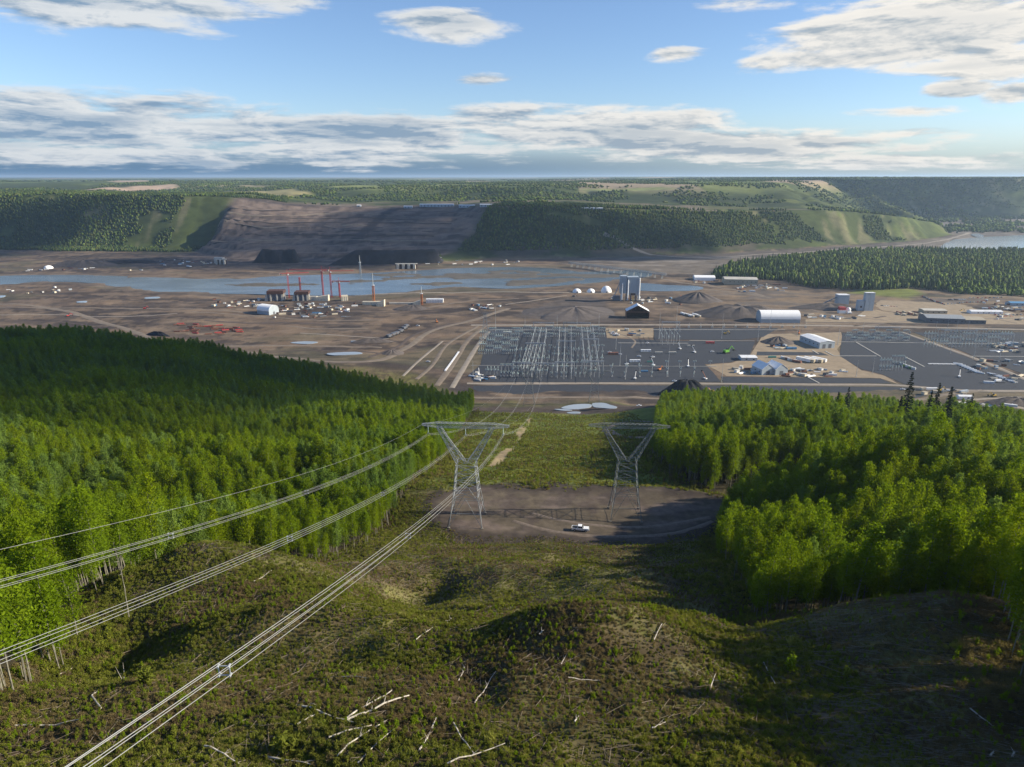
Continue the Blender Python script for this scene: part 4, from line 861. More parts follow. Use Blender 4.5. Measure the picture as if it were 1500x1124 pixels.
# ------------------------------------------------------------------ pickup on the clearing
def pickup(label, loc, rz, group=None):
    root = empty('pickup_truck', loc, rz); tag(root, label, 'pickup truck', group); P = M['car_white']
    def body(z0, z1, x0, x1, w0, w1, dx0=0, dx1=0): return [(x0, -w0, z0), (x1, -w0, z0), (x1, w0, z0), (x0, w0, z0), (x0 + dx0, -w1, z1), (x1 - dx1, -w1, z1), (x1 - dx1, w1, z1), (x0 + dx0, w1, z1)]
    BF = [(3, 2, 1, 0), (4, 5, 6, 7), (0, 1, 5, 4), (1, 2, 6, 5), (2, 3, 7, 6), (3, 0, 4, 7)]
    m_ = MB(); m_.add(body(.45, .85, -2.9, 2.9, .95, 1.0), BF); m_.add(body(.852, 1.18, 1.05, 2.88, 1.0, .92, 0, .12), BF); m_.add(body(.852, 1.2, -1.0, 1.048, 1.0, .98), BF)
    for y in (-.94, .94): m_.box((-1.95, y, 1.02), (1.88, .12, .34))
    m_.box((-2.84, 0, 1.02), (.1, 1.76, .34)); m_.build('body', P, root)
    c = MB(); c.add(body(1.203, 1.92, -1.0, 1.1, .95, .76, .22, .62), BF); cab = c.build('cab', P, root)
    g = MB()
    for s in (-1, 1):
        for xa, xb in ((-.82, -.02), (.05, .82)):
            y0, y1 = s * .962, s * .80; g.add([(xa, y0, 1.27), (xb, y0, 1.27), (xb - (.32 if xb > .5 else 0), y1 + s * .012, 1.80), (xa + (.12 if xa < -.5 else 0), y1 + s * .012, 1.80)], [(0, 1, 2, 3)])
    g.add([(1.075, -.86, 1.26), (1.075, .86, 1.26), (.545, .70, 1.86), (.545, -.70, 1.86)], [(0, 1, 2, 3)]); g.add([(-.99, -.8, 1.3), (-.99, .8, 1.3), (-.815, .7, 1.82), (-.815, -.7, 1.82)], [(0, 1, 2, 3)])
    g.build('window', M['glass'], root)
    MB().box((-1.93, 0, .872), (1.72, 1.74, .03)).build('bed_liner', M['dark'], root)
    for sx in (-1.85, 1.85):
        for sy in (-.92, .92):
            q = MB(); q.tube((sx, sy - .13, .42), (sx, sy + .13, .42), .42, n=14); wl = q.build('wheel', M['dark'], root); MB().tube((sx, sy - .14, .42), (sx, sy + .14, .42), .22, n=10).build('rim', M['steel'], wl)
    for s in (-1, 1): MB().box((2.885, s * .72, .98), (.06, .34, .2)).build('headlight', M['glass_ins'], root); MB().box((-2.905, s * .85, .98), (.04, .16, .3)).build('tail_light', M['red'], root)
    MB().box((2.93, 0, .58), (.14, 1.9, .24)).build('bumper', M['steel_dull'], root); MB().box((2.88, 0, .98), (.05, 1.0, .24)).build('grille', M['dark'], root)
    return root
q = hit([(850, 777)])[0]
pickup('white crew-cab pickup truck with an empty bed parked on the dirt clearing', (q[0], q[1], q[2] + .02), R(-9))
M['bench_dark'] = mat('bench_shade_tone', (0.055, 0.044, 0.040), 0.95, 0.35, 0.05)  # dark tone standing in for shade along the terrace steps
M['track_pale'] = mat('driven_soil', (0.150, 0.118, 0.092), 0.95, 0.35, 0.9)
# ------------------------------------------------------------------ roads, yards and ponds of the valley floor
def W_(pts, n=0): return px_poly(pts, 0.0, n)
sheet('gravel_pad', W_([(717, 479), (886, 479), (889, 496), (1010, 500), (1106, 501), (1098, 521), (1070, 531), (1032, 534), (1044, 545), (1056, 560), (690, 560), (688, 548), (704, 535)]), 0.22, M['gravel_dark'])
sheet('gravel_pad', W_([(1056, 552), (1130, 553), (1290, 555), (1305, 562), (1060, 561)]), 0.22, M['gravel_dark'])
sheet('gravel_pad', W_([(958, 481), (1140, 481), (1118, 494), (1085, 498), (958, 498)]), 0.22, M['gravel_dark'])
sheet('gravel_pad', W_([(1234, 488), (1322, 487), (1410, 521), (1510, 561), (1500, 572), (1390, 571), (1325, 563), (1293, 549), (1262, 541), (1230, 522)]), 0.22, M['gravel_dark'])
sheet('gravel_pad', W_([(1338, 487), (1600, 487), (1600, 560), (1520, 556), (1425, 521)]), 0.22, M['gravel_dark'])
sheet('gravel_pad', W_([(672, 566), (800, 564), (1300, 567), (1345, 569), (1368, 574), (1362, 579), (1340, 583.5), (1000, 581), (672, 581)]), 0.22, M['gravel_dark'])
sheet('gravel_pad', W_([(1109, 515.5), (1202, 516.5), (1214, 521), (1108, 521)]), 0.26, M['gravel_dark'])
sheet('sandy_yard', W_([(887, 481), (957, 481), (957, 495), (889, 495)]), 0.2, M['sandy'])
sheet('sandy_yard', W_([(1118, 490), (1232, 487), (1236, 500), (1226, 512), (1234, 524), (1262, 543), (1296, 551), (1318, 564), (1288, 554), (1064, 551), (1050, 543), (1034, 535), (1072, 532), (1098, 522)]), 0.18, M['sandy'])
sheet('sandy_yard', W_([(1290, 440), (1500, 448), (1600, 452), (1600, 476), (1330, 474), (1180, 474), (1180, 468), (1250, 466)]), 0.10, M['sandy'])
for P, wd, mt in (([(690, 476.5), (900, 476), (1200, 477), (1500, 483), (1620, 486)], 12, 'road_pale'), ([(715, 472.5), (900, 471.5), (1200, 472.5), (1500, 477), (1620, 479)], 9, 'road_dark'),
                  ([(684, 562.2), (900, 561.6), (1200, 563.5), (1320, 565), (1400, 571.5), (1510, 573)], 9, 'road_pale'), ([(676, 584), (900, 584), (1150, 586), (1330, 587), (1400, 577), (1440, 572)], 8, 'road'),
                  ([(1322, 487), (1380, 508), (1430, 526), (1510, 559)], 9, 'road_pale'), ([(640, 568), (667, 528), (688, 496), (712, 477)], 9, 'road'), ([(662, 570), (682, 535), (702, 503), (716, 486)], 8, 'road_pale'),
                  ([(-60, 444), (0, 445), (90, 454), (140, 468), (190, 484), (238, 503)], 13, 'road'), ([(-60, 452), (60, 451), (250, 452), (420, 462)], 8, 'road'), ([(330, 512), (420, 525), (500, 536), (548, 532), (590, 512), (640, 482), (690, 470), (745, 452)], 12, 'road'),
                  ([(330, 506), (450, 507), (560, 511)], 8, 'road'), ([(400, 533), (480, 539), (545, 536)], 6, 'road_dark'), ([(540, 526), (575, 512), (612, 488), (660, 474)], 7, 'road_dark'),
                  ([(520, 432), (650, 429), (750, 427), (830, 428), (905, 429)], 9, 'road_pale'), ([(960, 418), (1040, 424), (1090, 430), (1130, 437)], 12, 'road'), ([(968, 409), (1000, 414), (1060, 421), (1120, 434)], 14, 'road'),
                  ([(1500, 600), (1400, 592), (1340, 598)], 7, 'road_pale'), ([(1510, 582), (1440, 586), (1360, 598)], 7, 'road_pale'), ([(905, 488), (930, 500), (925, 510)], 5, 'road'),
                  ([(300, 470), (420, 474), (540, 478)], 9, 'road_dark'), ([(230, 500), (280, 512), (360, 514)], 7, 'road_dark'), ([(880, 370), (1000, 376), (1150, 371), (1250, 364), (1340, 358), (1395, 349), (1420, 341)], 16, 'road_pale'), ([(1280, 466), (1390, 450), (1500, 448)], 8, 'road_dark'),
                  ([(0, 393), (90, 392), (200, 395), (330, 393), (420, 398)], 8, 'road_dark'), ([(650, 384), (740, 387), (830, 386), (930, 389)], 9, 'road'), ([(1250, 478), (1350, 470), (1500, 466)], 7, 'road')):
    ribbon('road', W_(P), wd, M[mt])
TRACKS = [[(0, 462), (60, 460), (150, 463), (260, 461)], [(20, 470), (110, 473), (170, 480)], [(280, 458), (360, 462), (470, 470), (560, 470)], [(440, 488), (520, 494), (570, 498)], [(360, 520), (420, 514), (500, 515), (560, 520)], [(610, 560), (630, 540), (655, 505), (700, 478)], [(590, 556), (612, 530), (648, 500)], [(500, 452), (580, 458), (660, 462), (720, 466)], [(620, 452), (660, 446), (700, 440), (760, 436)],
          [(740, 446), (780, 440), (830, 432)], [(960, 446), (1000, 452), (1060, 468)], [(1180, 452), (1230, 462), (1300, 470)], [(1290, 445), (1340, 452), (1440, 472)], [(1320, 436), (1400, 440), (1500, 438)], [(1400, 458), (1450, 466), (1490, 474)], [(1440, 432), (1500, 436), (1560, 440)], [(100, 432), (200, 441), (330, 446)], [(420, 478), (470, 482), (540, 482)]]
for i, P in enumerate(TRACKS): ribbon('track', W_(P), 4.5 + (i % 3), M[('road_pale', 'road_dark', 'road')[i % 3]])
ribbon('track', hit([(1044, 764), (1000, 779), (930, 786), (858, 785), (800, 777), (752, 763)]), 3.0, M['track_pale'], .10); ribbon('track', hit([(1040, 758), (985, 768), (900, 772), (830, 764), (780, 752)]), 2.6, M['track_pale'], .10)
Lp = hit([(905, 622), (925, 617), (955, 619), (985, 618), (1010, 619)]); ribbon('road', np.vstack([hit([(893, 640), (889, 628)]), Lp]), 5, M['road'], .5); ribbon('road', hit([(889, 628), (905, 638), (935, 642), (960, 641)]), 5, M['road'], .5)
for i, py in enumerate((309, 314.5, 320, 326, 332, 338.5, 345, 352, 358.5)):  # bench roads added so terraces read; dark bands stand in for step shade
    x1 = 690 - (py - 305) * 1.35; dip = 2.0 * math.sin(i * 2.1); ribbon('road', hit([(332 - i * 3.2, py + 1.0), (385, py + dip * .6), (470, py - dip * .5), (560, py + .6), (x1, py + 1)]), 4.5 + 2.5 * (i % 3 == 1), M[('bench_dark', 'road', 'bench_dark')[i % 3]], .8)
for P in ([(822, 599), (834, 595), (852, 593.2), (866, 594), (864, 598), (850, 600.5), (836, 601)], [(868, 594.5), (884, 594), (894, 597), (904, 600), (898, 602.5), (884, 601.5), (870, 600)], [(812, 601), (824, 600.5), (838, 602), (828, 603.2)], [(830, 606), (840, 604.6), (850, 605.2), (848, 607), (836, 607.6)]):
    Z = hit(P)[:, 2]; q = px_poly(P, float(Z.mean()), 3); g_ = h(q[:, 0], q[:, 1]); sheet('pond', q, float(g_.max()) + .12, M['pond'])
for P in ([(425, 503), (445, 501), (466, 502), (450, 505)], [(514, 501.5), (545, 500.5), (553, 502), (525, 503.5)], [(213, 436), (232, 435), (233, 437), (214, 438)], [(113, 443), (126, 442), (127, 444), (114, 444.5)], [(-10, 434), (8, 433), (4, 435.5), (-10, 436)], [(480, 520), (520, 518), (530, 521), (490, 523)]):
    q = W_(P, 3); sheet('puddle', q, float(h(q[:, 0], q[:, 1]).max()) + .3, M['pond'])

# ------------------------------------------------------------------ heaps of earth and aggregate
def heap(label, px, py, L, Wd, H, m_, rz=0.0, top=.15, seed=0, rough=.10):
    n, k = 56, 12; V = [(0, 0, 1.0)]; rng = np.random.default_rng(seed)
    for j in range(1, k + 1):
        f = j / k
        for i in range(n):
            a = 2 * math.pi * i / n; r = f * (1 + rough * (float(vn(np.array([math.cos(a) * 2.2 + seed * 5.0]), np.array([math.sin(a) * 2.2 + f]), seed)[0]) - .5) * 2)
            z = 1 - max(0.0, (f - top) / (1 - top)); V.append((math.cos(a) * r, math.sin(a) * r, max(z, 0) * (1 + .10 * math.sin(a * 11 + seed) * f * (1 - f) * 4)))
    V = np.array(V) * np.array([L / 2, Wd / 2, H]); V[:, 2] -= .5 * (np.hypot(V[:, 0] / (L / 2), V[:, 1] / (Wd / 2)) > .93)
    F = [(0, 1 + i, 1 + (i + 1) % n, 1 + (i + 1) % n) for i in range(n)] + [(1 + (j - 1) * n + i, 1 + j * n + i, 1 + j * n + (i + 1) % n, 1 + (j - 1) * n + (i + 1) % n) for j in range(1, k) for i in range(n)]
    m2 = MB(); m2.add(V, [f if f[2] != f[3] else f[:3] for f in F]); o = m2.build('aggregate_heap', m_); c = at(px, py); o.location = (c[0], c[1], gz(c[0], c[1]) + .1); o.rotation_euler = (0, 0, rz)
    return tag(o, label, 'heap', 'aggregate heaps')
heap('big conical dark gravel heap behind the open-fronted white shed', 1022, 440, 96, 84, 16, M['gravel_grey'], 0, .05, 1)
heap('long low flat-topped gravel heap left of the white arched hall', 1086, 462, 170, 80, 15, M['gravel_grey'], 0, .42, 2)
heap('black aggregate heap with a digger on it, on the near gravel strip', 1006, 578, 60, 26, 14.5, M['gravel_black'], 0, .30, 3, .14)
heap('dark pyramid gravel heap behind the parked trailers', 1139, 502, 50, 36, 9, M['gravel_grey'], 0, .04, 4)
heap('wide ribbed stockpile behind the switchyard, left of the white shed', 842, 459, 190, 150, 12, M['gravel_grey'], .1, .12, 5, .22)
heap('low earth mound beyond the formwork left of the concrete works', 605, 452, 70, 40, 7, M['gravel_grey'], 0, .2, 6)
heap('dark spoil bank behind the white dome on the far bank at left', 125, 389, 190, 60, 15, M['gravel_grey'], 0, .4, 7)
heap('dark spoil ridge on the slope right of the arched hall', 1215, 452, 150, 40, 9, M['gravel_grey'], -.1, .3, 8)
heap('grey rock heap at the right end of the near road', 1490, 594, 70, 22, 6, M['gravel_grey'], 0, .4, 9)
heap('small dark earth pile beside the red rebar yard', 232, 492, 44, 10, 5, M['gravel_black'], -.35, .3, 10)
heap('small brown spoil pile by the haul road junction', 575, 519, 34, 22, 5, M['gravel_grey'], .3, .2, 11)
heap('low brown spoil ridge beside the haul trucks', 545, 503, 60, 16, 5, M['gravel_grey'], .1, .3, 12)

# ------------------------------------------------------------------ buildings and halls
def put(root, px, py, rz=0.0):
    c = at(px, py); root.location = (c[0], c[1], gz(c[0], c[1])); root.rotation_euler = (0, 0, rz); return root
def hall(kind, label, px, py, rz, Wd, Ln, Hw, Hr, wall, roof, arched=False, openf=False, over=.4, doors=1, group=None, cat='building', doorm='clad_dark'):
    """gable or arched hall: front at y=-Ln/2, ridge along y"""
    root = empty(kind); tag(root, label, cat, group); put(root, px, py, rz); a = Wd / 2
    if arched:
        prof = [(a * math.cos(math.pi * i / 16), Hw + (Hr - Hw) * math.sin(math.pi * i / 16) ** .85) for i in range(17)]; inner = [(a, -.4)] + prof + [(-a, -.4)]
    else: prof = [(a, Hw), (0, Hr), (-a, Hw)]; inner = [(a, -.4), (a, Hw), (0, Hr), (-a, Hw), (-a, -.4)]
    m_ = MB()
    if openf:
        y1 = Ln / 2; n = len(inner); V = [(x, -y1, z) for x, z in inner] + [(x, y1, z) for x, z in inner]; m_.add(V, [(i, i + 1, n + i + 1, n + i) for i in range(n - 1)]); m_.add([(x, y1, z) for x, z in inner], [tuple(range(n))]); b = m_.build('wall', M['opening'], root)
        fr = MB(); P2 = [(x, -y1 - .05, z) for x, z in inner]
        for p, q in zip(P2[:-1], P2[1:]): fr.tube(p, q, .55, n=4)
        for s in (-.55, -.2, .2, .55): fr.tube((a * s, -y1 + .3, Hw * .62 + (Hr - Hw) * (1 - abs(s)) * .9), (a * s, -y1 + .3, Hw + (Hr - Hw) * (1 - abs(s)) - .3), .5, n=4)
        fr.box((0, -y1 + .5, Hw * .92), (Wd * .96, .4, 1.6)); fr.build('portal_frame', M['rust'], root)
    else: m_.prism(inner, -Ln / 2, Ln / 2); m_.build('wall', M[wall], root)
    r = MB(); o2 = over; pr = [(x * (1 + o2 / a), z + .12) for x, z in prof]; n = len(pr); up = [(x, z + .3) for x, z in pr]
    r.prism(pr + up[::-1], -Ln / 2 - over, Ln / 2 + over); r.build('roof', M[roof], root)
    if not openf:
        for k in range(doors):
            x = (k - (doors - 1) / 2) * Wd / max(doors, 1) * .8; MB().box((x, -Ln / 2 - .05, Hw * .36), (min(Wd * .3, 4.5), .14, Hw * .72)).build('door', M[doorm], root)
        if not arched:
            for k in range(int(Ln // 9)):
                for s in (-1, 1): MB().box((s * (a + .03), -Ln / 2 + 4.5 + k * 9, Hw * .55), (.12, 2.2, 1.4)).build('window', M['glass'], root)
    return root
hall('storage_shed', 'white gable-roofed shed with an open dark front and rusty red frame', 933, 465, R(-4), 37, 20, 12, 22, 'white', 'white', openf=True)
hall('fabric_hall', 'long pale blue-white arched fabric hall beside the gravel heaps', 1139, 471, R(88), 26, 62, 6, 18, 'clad', 'white', arched=True, doors=1)
hall('fabric_tent', 'left of the two small white gable tents in the switchyard', 1117, 546, R(14), 16.5, 21, 6.8, 13, 'clad', 'white', group='twin white tents')
hall('fabric_tent', 'right of the two small white gable tents in the switchyard', 1136.5, 546, R(14), 16.5, 21, 6.8, 13, 'clad', 'white', group='twin white tents')
hall('control_building', 'large grey metal control building with a pale low roof in the switchyard', 1196, 505, R(11), 23, 46, 8.5, 10.5, 'clad', 'white_metal', doors=2)
hall('warehouse', 'tan flat-roofed warehouse at the edge of the island wood', 1083, 415, R(82), 40, 70, 11, 14, 'tan', 'concrete', doors=3)
hall('fabric_hall', 'low white canopy tents left of the tan warehouse', 1031, 408.5, R(85), 26, 46, 5, 10, 'white', 'white', arched=True)
hall('workshop', 'grey-roofed open workshop behind the right-hand switchyard', 1378, 471, R(80), 36, 56, 8, 11, 'clad_dark', 'steel_dull', doors=3)
hall('workshop', 'tan-roofed lean-to joined to the right of the grey workshop', 1417, 472, R(84), 30, 40, 6, 8, 'clad_dark', 'tan', doors=2)
hall('site_office', 'flat pale cream-roofed office block behind the workshop', 1366, 458, R(85), 20, 38, 6, 7, 'tan', 'concrete', doors=2)
hall('fabric_hall', 'small white arched tent in the cluttered yard left of the river works', 393, 459, R(62), 22, 28, 6, 15, 'clad', 'white', arched=True)
hall('site_office', 'white-roofed long shed at the far right of the yard', 1442, 459, R(86), 14, 52, 4, 6, 'white', 'white_metal', doors=2)
hall('site_office', 'blue-roofed shed near the right edge above the car park', 1490, 447.5, R(86), 16, 34, 5, 7, 'clad', 'blue_paint', doors=2)
hall('site_office', 'pale flat canopy beside the trailers right of the sandy track', 1095, 527, R(88), 14, 20, 4, 5, 'clad', 'white_metal')
hall('site_office', 'low white shed on the near road below the switchyard', 1412, 586, R(86), 6, 14, 3, 4, 'white', 'white_metal')
hall('site_office', 'small grey-roofed hut right of the concrete plant on the far bank', 322, 386, R(90), 18, 22, 14, 15, 'concrete', 'concrete')
def dome(label, px, py, r, hh):
    root = empty('storage_dome'); tag(root, label, 'dome', 'white domes by the concrete plant'); put(root, px, py)
    MB().lathe([(r * math.cos(t), hh * math.sin(t) - .3 * (t == 0)) for t in np.linspace(0, 1.5, 10)], n=24).build('shell', M['white'], root, smooth=True); MB().box((0, -r * .97, 1.6), (3, 1.2, 3.6)).build('door', M['clad_dark'], root)
dome('largest white dome, nearest the concrete plant', 888, 427.5, 11, 13); dome('middle white dome, smaller than the one by the concrete plant', 865.5, 427.5, 8.5, 8); dome('left white dome, low and wide', 845, 427.5, 9, 8); dome('white dome alone on the far bank at the left', 71, 393, 11, 8)
def batch_plant():
    root = empty('concrete_plant'); tag(root, 'tall twin-towered grey concrete batching plant beside the white domes', 'concrete plant'); put(root, 919.5, 440); root.scale = (.78, .85, 1.0)
    for x, wd, z1, dep, d0 in ((-13, 15, 47, 18, 14), (9.5, 27, 45, 20, 12)):
        MB().box((x, 0, (z1 + d0) / 2), (wd, dep, z1 - d0)).build('tower', M['clad'], root)
        for k in range(5):
            MB().box((x - wd / 2 + wd * (k + .5) / 5, -dep / 2 - .06, (z1 + d0) / 2), (.5, .18, z1 - d0 - 1)).build('rib', M['steel'], root)
    for x in (-18.5, -6, 5, 17, 22): MB().box((x, -8, 6.5), (2.6, 2.6, 13)).build('support', M['clad_dark' if x < 20 and x > -18 else 'white_metal'], root)
    MB().box((10, -10.4, 14), (17, 2, 7)).build('loading_bay', M['steel'], root); MB().box((10, -11.5, 12.8), (12, .3, 4)).build('door', M['opening'], root)
    for x, r_, z1 in ((-16.5, 1.6, 30), (-2.8, 1.8, 36), (24.8, 1.8, 40)): MB().lathe([(r_, 0), (r_, z1), (.4, z1 + 2)], (x, -11.2, 2), 12).build('silo', M['white_metal'], root)
    MB().box((-29, -6, 5), (16, 9, 9)).build('annex', M['clad_dark'], root); MB().box((10, -13, 5), (2, 2, 10)).build('hopper', M['yellow'], root)
    for x in (-16, -4, 10, 18): MB().tube((x, 0, 45), (x, 0, 53), .3).build('vent', M['steel'], root)
    MB().tube((-38, -8, 3), (-18, -2, 40), 1.0, n=6).build('conveyor', M['steel_dull'], root)
batch_plant()
def block_plant():
    root = empty('silo_block'); tag(root, 'square pale grey silo building left of the tall silos', 'silo'); put(root, 1232, 449)
    MB().box((0, 0, 13), (19, 15, 18)).build('bin', M['clad'], root); MB().box((0, 0, 22.4), (19.6, 15.6, .8)).build('roof', M['white_metal'], root)
    for sx in (-8, 8):
        for sy in (-6, 6): MB().box((sx, sy, 2), (1.2, 1.2, 4.2)).build('leg', M['steel'], root)
    MB().tube((-42, 2, 1), (-9, 0, 18), 1.1, n=6).build('conveyor', M['steel_dull'], root)
    t = empty('mixer_plant'); tag(t, 'red and white mixer plant in front of the grey silo building', 'plant'); put(t, 1235, 458); MB().box((-3, 0, 8), (10, 8, 5)).build('hopper', M['red'], t); MB().box((-3, 0, 2.8), (11, 9, 5.4)).build('base', M['white_metal'], t)
    m_ = MB(); m_.tube((9, 1, 0), (9, 1, 7), 4, n=14); m_.lathe([(4, 0), (2.2, 2.4), (.3, 2.8)], (9, 1, 7), 14); m_.build('tank', M['white_metal'], t); m_ = MB(); m_.tube((4, -7, 1.9), (11, -7, 1.9), 1.8, n=12); m_.build('tank', M['white_metal'], t)
    s = empty('silo_block'); tag(s, 'tall pale grey twin silo tower right of the mixer plant', 'silo'); put(s, 1269, 455)
    for x, r_, z1 in ((-2.5, 4, 30), (5.5, 4, 31)): m_ = MB(); m_.box((x, 0, z1 / 2), (7.6, 9, z1)); m_.build('tower', M['clad'], s)
    MB().box((-12, 1, 9), (10, 9, 18)).build('annex', M['clad'], s); MB().box((-12, -3.6, 7), (3, .3, 3)).build('window', M['opening'], s); MB().box((1.5, 0, 31.4), (16, 9.4, .6)).build('roof', M['white_metal'], s)
block_plant()

# ------------------------------------------------------------------ river works: cranes, formwork, trestle bridge
def tower_crane(label, px, py, Hm, jib, rz, m_='red', cw=True, group='red tower cranes'):
    root = empty('tower_crane'); tag(root, label, 'tower crane', group); put(root, px, py, rz); w2 = 1.1
    m2 = MB(); quad_truss(m2, [(-w2, -w2, 0), (w2, -w2, 0), (w2, w2, 0), (-w2, w2, 0)], [(-w2, -w2, Hm), (w2, -w2, Hm), (w2, w2, Hm), (-w2, w2, Hm)], 12, .30, .14); m2.build('mast', M[m_], root)
    if jib:
        j = MB(); A = [(0, -.9, Hm + 1), (0, .9, Hm + 1), (0, .1, Hm + 2.8), (0, -.1, Hm + 2.8)]; B_ = [(jib, -.6, Hm + 1), (jib, .6, Hm + 1), (jib, .1, Hm + 2.2), (jib, -.1, Hm + 2.2)]; quad_truss(j, A, B_, 14, .22, .10); j.build('jib', M[m_], root)
        c = MB(); B2 = [(-14, -.9, Hm + 1), (-14, .9, Hm + 1), (-14, .1, Hm + 2), (-14, -.1, Hm + 2)]; quad_truss(c, A, B2, 4, .22, .10); c.build('counter_jib', M[m_], root); MB().box((-12.5, 0, Hm), (3.5, 2, 3)).build('counterweight', M['concrete'], root)
        MB().box((1.6, -1.4, Hm - .6), (2, 1.6, 2.4)).build('cab', M['white_metal'], root); a = MB(); a.tube((0, 0, Hm + 1), (0, 0, Hm + 9), .3); a.tube((0, 0, Hm + 9), (jib * .62, 0, Hm + 2.4), .08); a.tube((0, 0, Hm + 9), (-13, 0, Hm + 2), .08); a.build('apex', M[m_], root)
    return root
for a, b, Hm, jb, rz, l in ((424, 436, 46, 40, 20, 'red tower crane at the left end of the concrete works, jib to the right'), (441, 436, 40, 0, 0, 'plain red crane mast between the two dark concrete shells'), (474, 437, 54, 62, 178, 'tallest red tower crane standing over the yellow formwork'), (486, 436, 50, 45, 5, 'red tower crane just right of the tallest one'), (498, 436, 30, 22, -10, 'short red tower crane right of the pair')):
    tower_crane(l, a, b, Hm, jb, R(rz))
def mast(label, px, py, Hm, m_, group):
    root = empty('crane_mast'); tag(root, label, 'mast', group); put(root, px, py); m2 = MB(); w2 = 1.5; quad_truss(m2, [(-w2, -w2, 0), (w2, -w2, 0), (w2, w2, 0), (-w2, w2, 0)], [(-w2, -w2, Hm * .6), (w2, -w2, Hm * .6), (w2, w2, Hm * .6), (-w2, w2, Hm * .6)], 8, .45, .2); m2.build('base', M[m_], root)
    MB().tube((0, 0, Hm * .6), (0, 0, Hm), .7, .35, n=6).build('top_mast', M['steel'], root); MB().box((0, 0, Hm * .6 + .6), (4.4, 4.4, 1)).build('platform', M['white_metal'], root)
mast('orange and grey mast beside the long white formwork', 548, 446, 58, 'orange', 'orange masts'); mast('orange mast at the end of the low white wall', 618, 447, 34, 'orange', 'orange masts'); mast('grey mast with floodlights on the far bank in front of the dark cut', 528, 400, 44, 'steel', 'grey masts')
def shell(label, px, py, wd, dp, hh):
    root = empty('concrete_shell'); tag(root, label, 'concrete works', 'concrete works by the river'); put(root, px, py, R(6)); MB().box((0, 0, hh * .35), (wd, dp, hh * .7)).build('wall', M['clad_dark'], root); MB().box((0, -1, hh * .86), (wd * 1.08, dp * 1.1, hh * .3)).build('deck', M['opening'], root)
    for x in (-.32, .1, .42): MB().box((wd * x, -dp / 2 - .8, hh * .38), (2.4, 1.4, hh * .76)).build('pier', M['concrete'], root)
    MB().box((wd * .52, -dp / 2 - .5, hh * .42), (3, 2, hh * .62)).build('pier', M['concrete_warm'], root); m_ = MB()
    for k in range(14): m_.tube((-wd * .5 + k * wd / 13, -dp * .3, hh), (-wd * .5 + k * wd / 13, -dp * .3, hh + 3), .16)
    m_.build('rebar', M['rust'], root); MB().add([(-wd * .78, -dp * .4, 0), (-wd * .53, -dp * .5, 0), (-wd * .53, -dp * .5, hh * .9), (-wd * .6, -dp * .4, hh * .9), (-wd * .78, dp * .4, 0), (-wd * .53, dp * .5, 0), (-wd * .53, dp * .5, hh * .9), (-wd * .6, dp * .4, hh * .9)], [(0, 1, 2, 3), (7, 6, 5, 4), (0, 3, 7, 4), (2, 1, 5, 6), (3, 2, 6, 7)]).build('ramp', M['concrete'], root)
shell('left dark concrete shell with a black deck on pale piers', 406, 439, 28, 22, 19); shell('right dark concrete shell under the red cranes', 444, 439.5, 24, 20, 17)
def formwork(kind, label, px, py, L, dp, hh, m_, rz=0.0, wedge=0.0):
    root = empty(kind); tag(root, label, 'concrete works', 'pale concrete blocks'); put(root, px, py, rz); m2 = MB()
    m2.add([(-L / 2, -dp / 2, -.5), (L / 2, -dp / 2, -.5), (L / 2, dp / 2, -.5), (-L / 2, dp / 2, -.5), (-L / 2, -dp / 2, hh * (1 - wedge)), (L / 2, -dp / 2, hh), (L / 2, dp / 2, hh), (-L / 2, dp / 2, hh * (1 - wedge))], [(3, 2, 1, 0), (4, 5, 6, 7), (0, 1, 5, 4), (1, 2, 6, 5), (2, 3, 7, 6), (3, 0, 4, 7)]); m2.build('block', M[m_], root)
    f = MB(); n = max(3, int(L / 5))
    for k in range(n): f.box((-L / 2 + L * (k + .5) / n, -dp / 2 - .22, hh * (.42 - .3 * wedge)), (.5, .4, hh * (.8 - .5 * wedge)))
    f.build('formwork_rib', M['steel_dull'], root); return root
formwork('concrete_block', 'long cream concrete pour left of the orange mast', 546, 446.5, 36, 8, 6.5, 'concrete_warm'); formwork('concrete_block', 'wedge-shaped cream concrete block at the foot of the orange mast', 558, 447.5, 14, 12, 12, 'concrete_warm', 0, .6); formwork('concrete_block', 'small bright wedge block left of the second orange mast', 611, 446.5, 14, 10, 9, 'concrete_warm', 0, .5)
formwork('concrete_block', 'low pale wall running between the two orange masts', 590, 445.5, 50, 4, 3, 'concrete'); formwork('concrete_block', 'pale blue-white block right of the second orange mast', 637, 443.5, 32, 10, 7, 'white_metal'); formwork('concrete_block', 'cream formwork under the tallest red crane', 472, 440, 26, 10, 11, 'concrete_warm', 0, .4); formwork('concrete_block', 'small pale piers right of the red cranes', 505, 440, 12, 10, 10, 'concrete_warm', .3); formwork('concrete_block', 'white formwork between the dark shell and the cranes', 458, 440, 18, 8, 8, 'concrete')
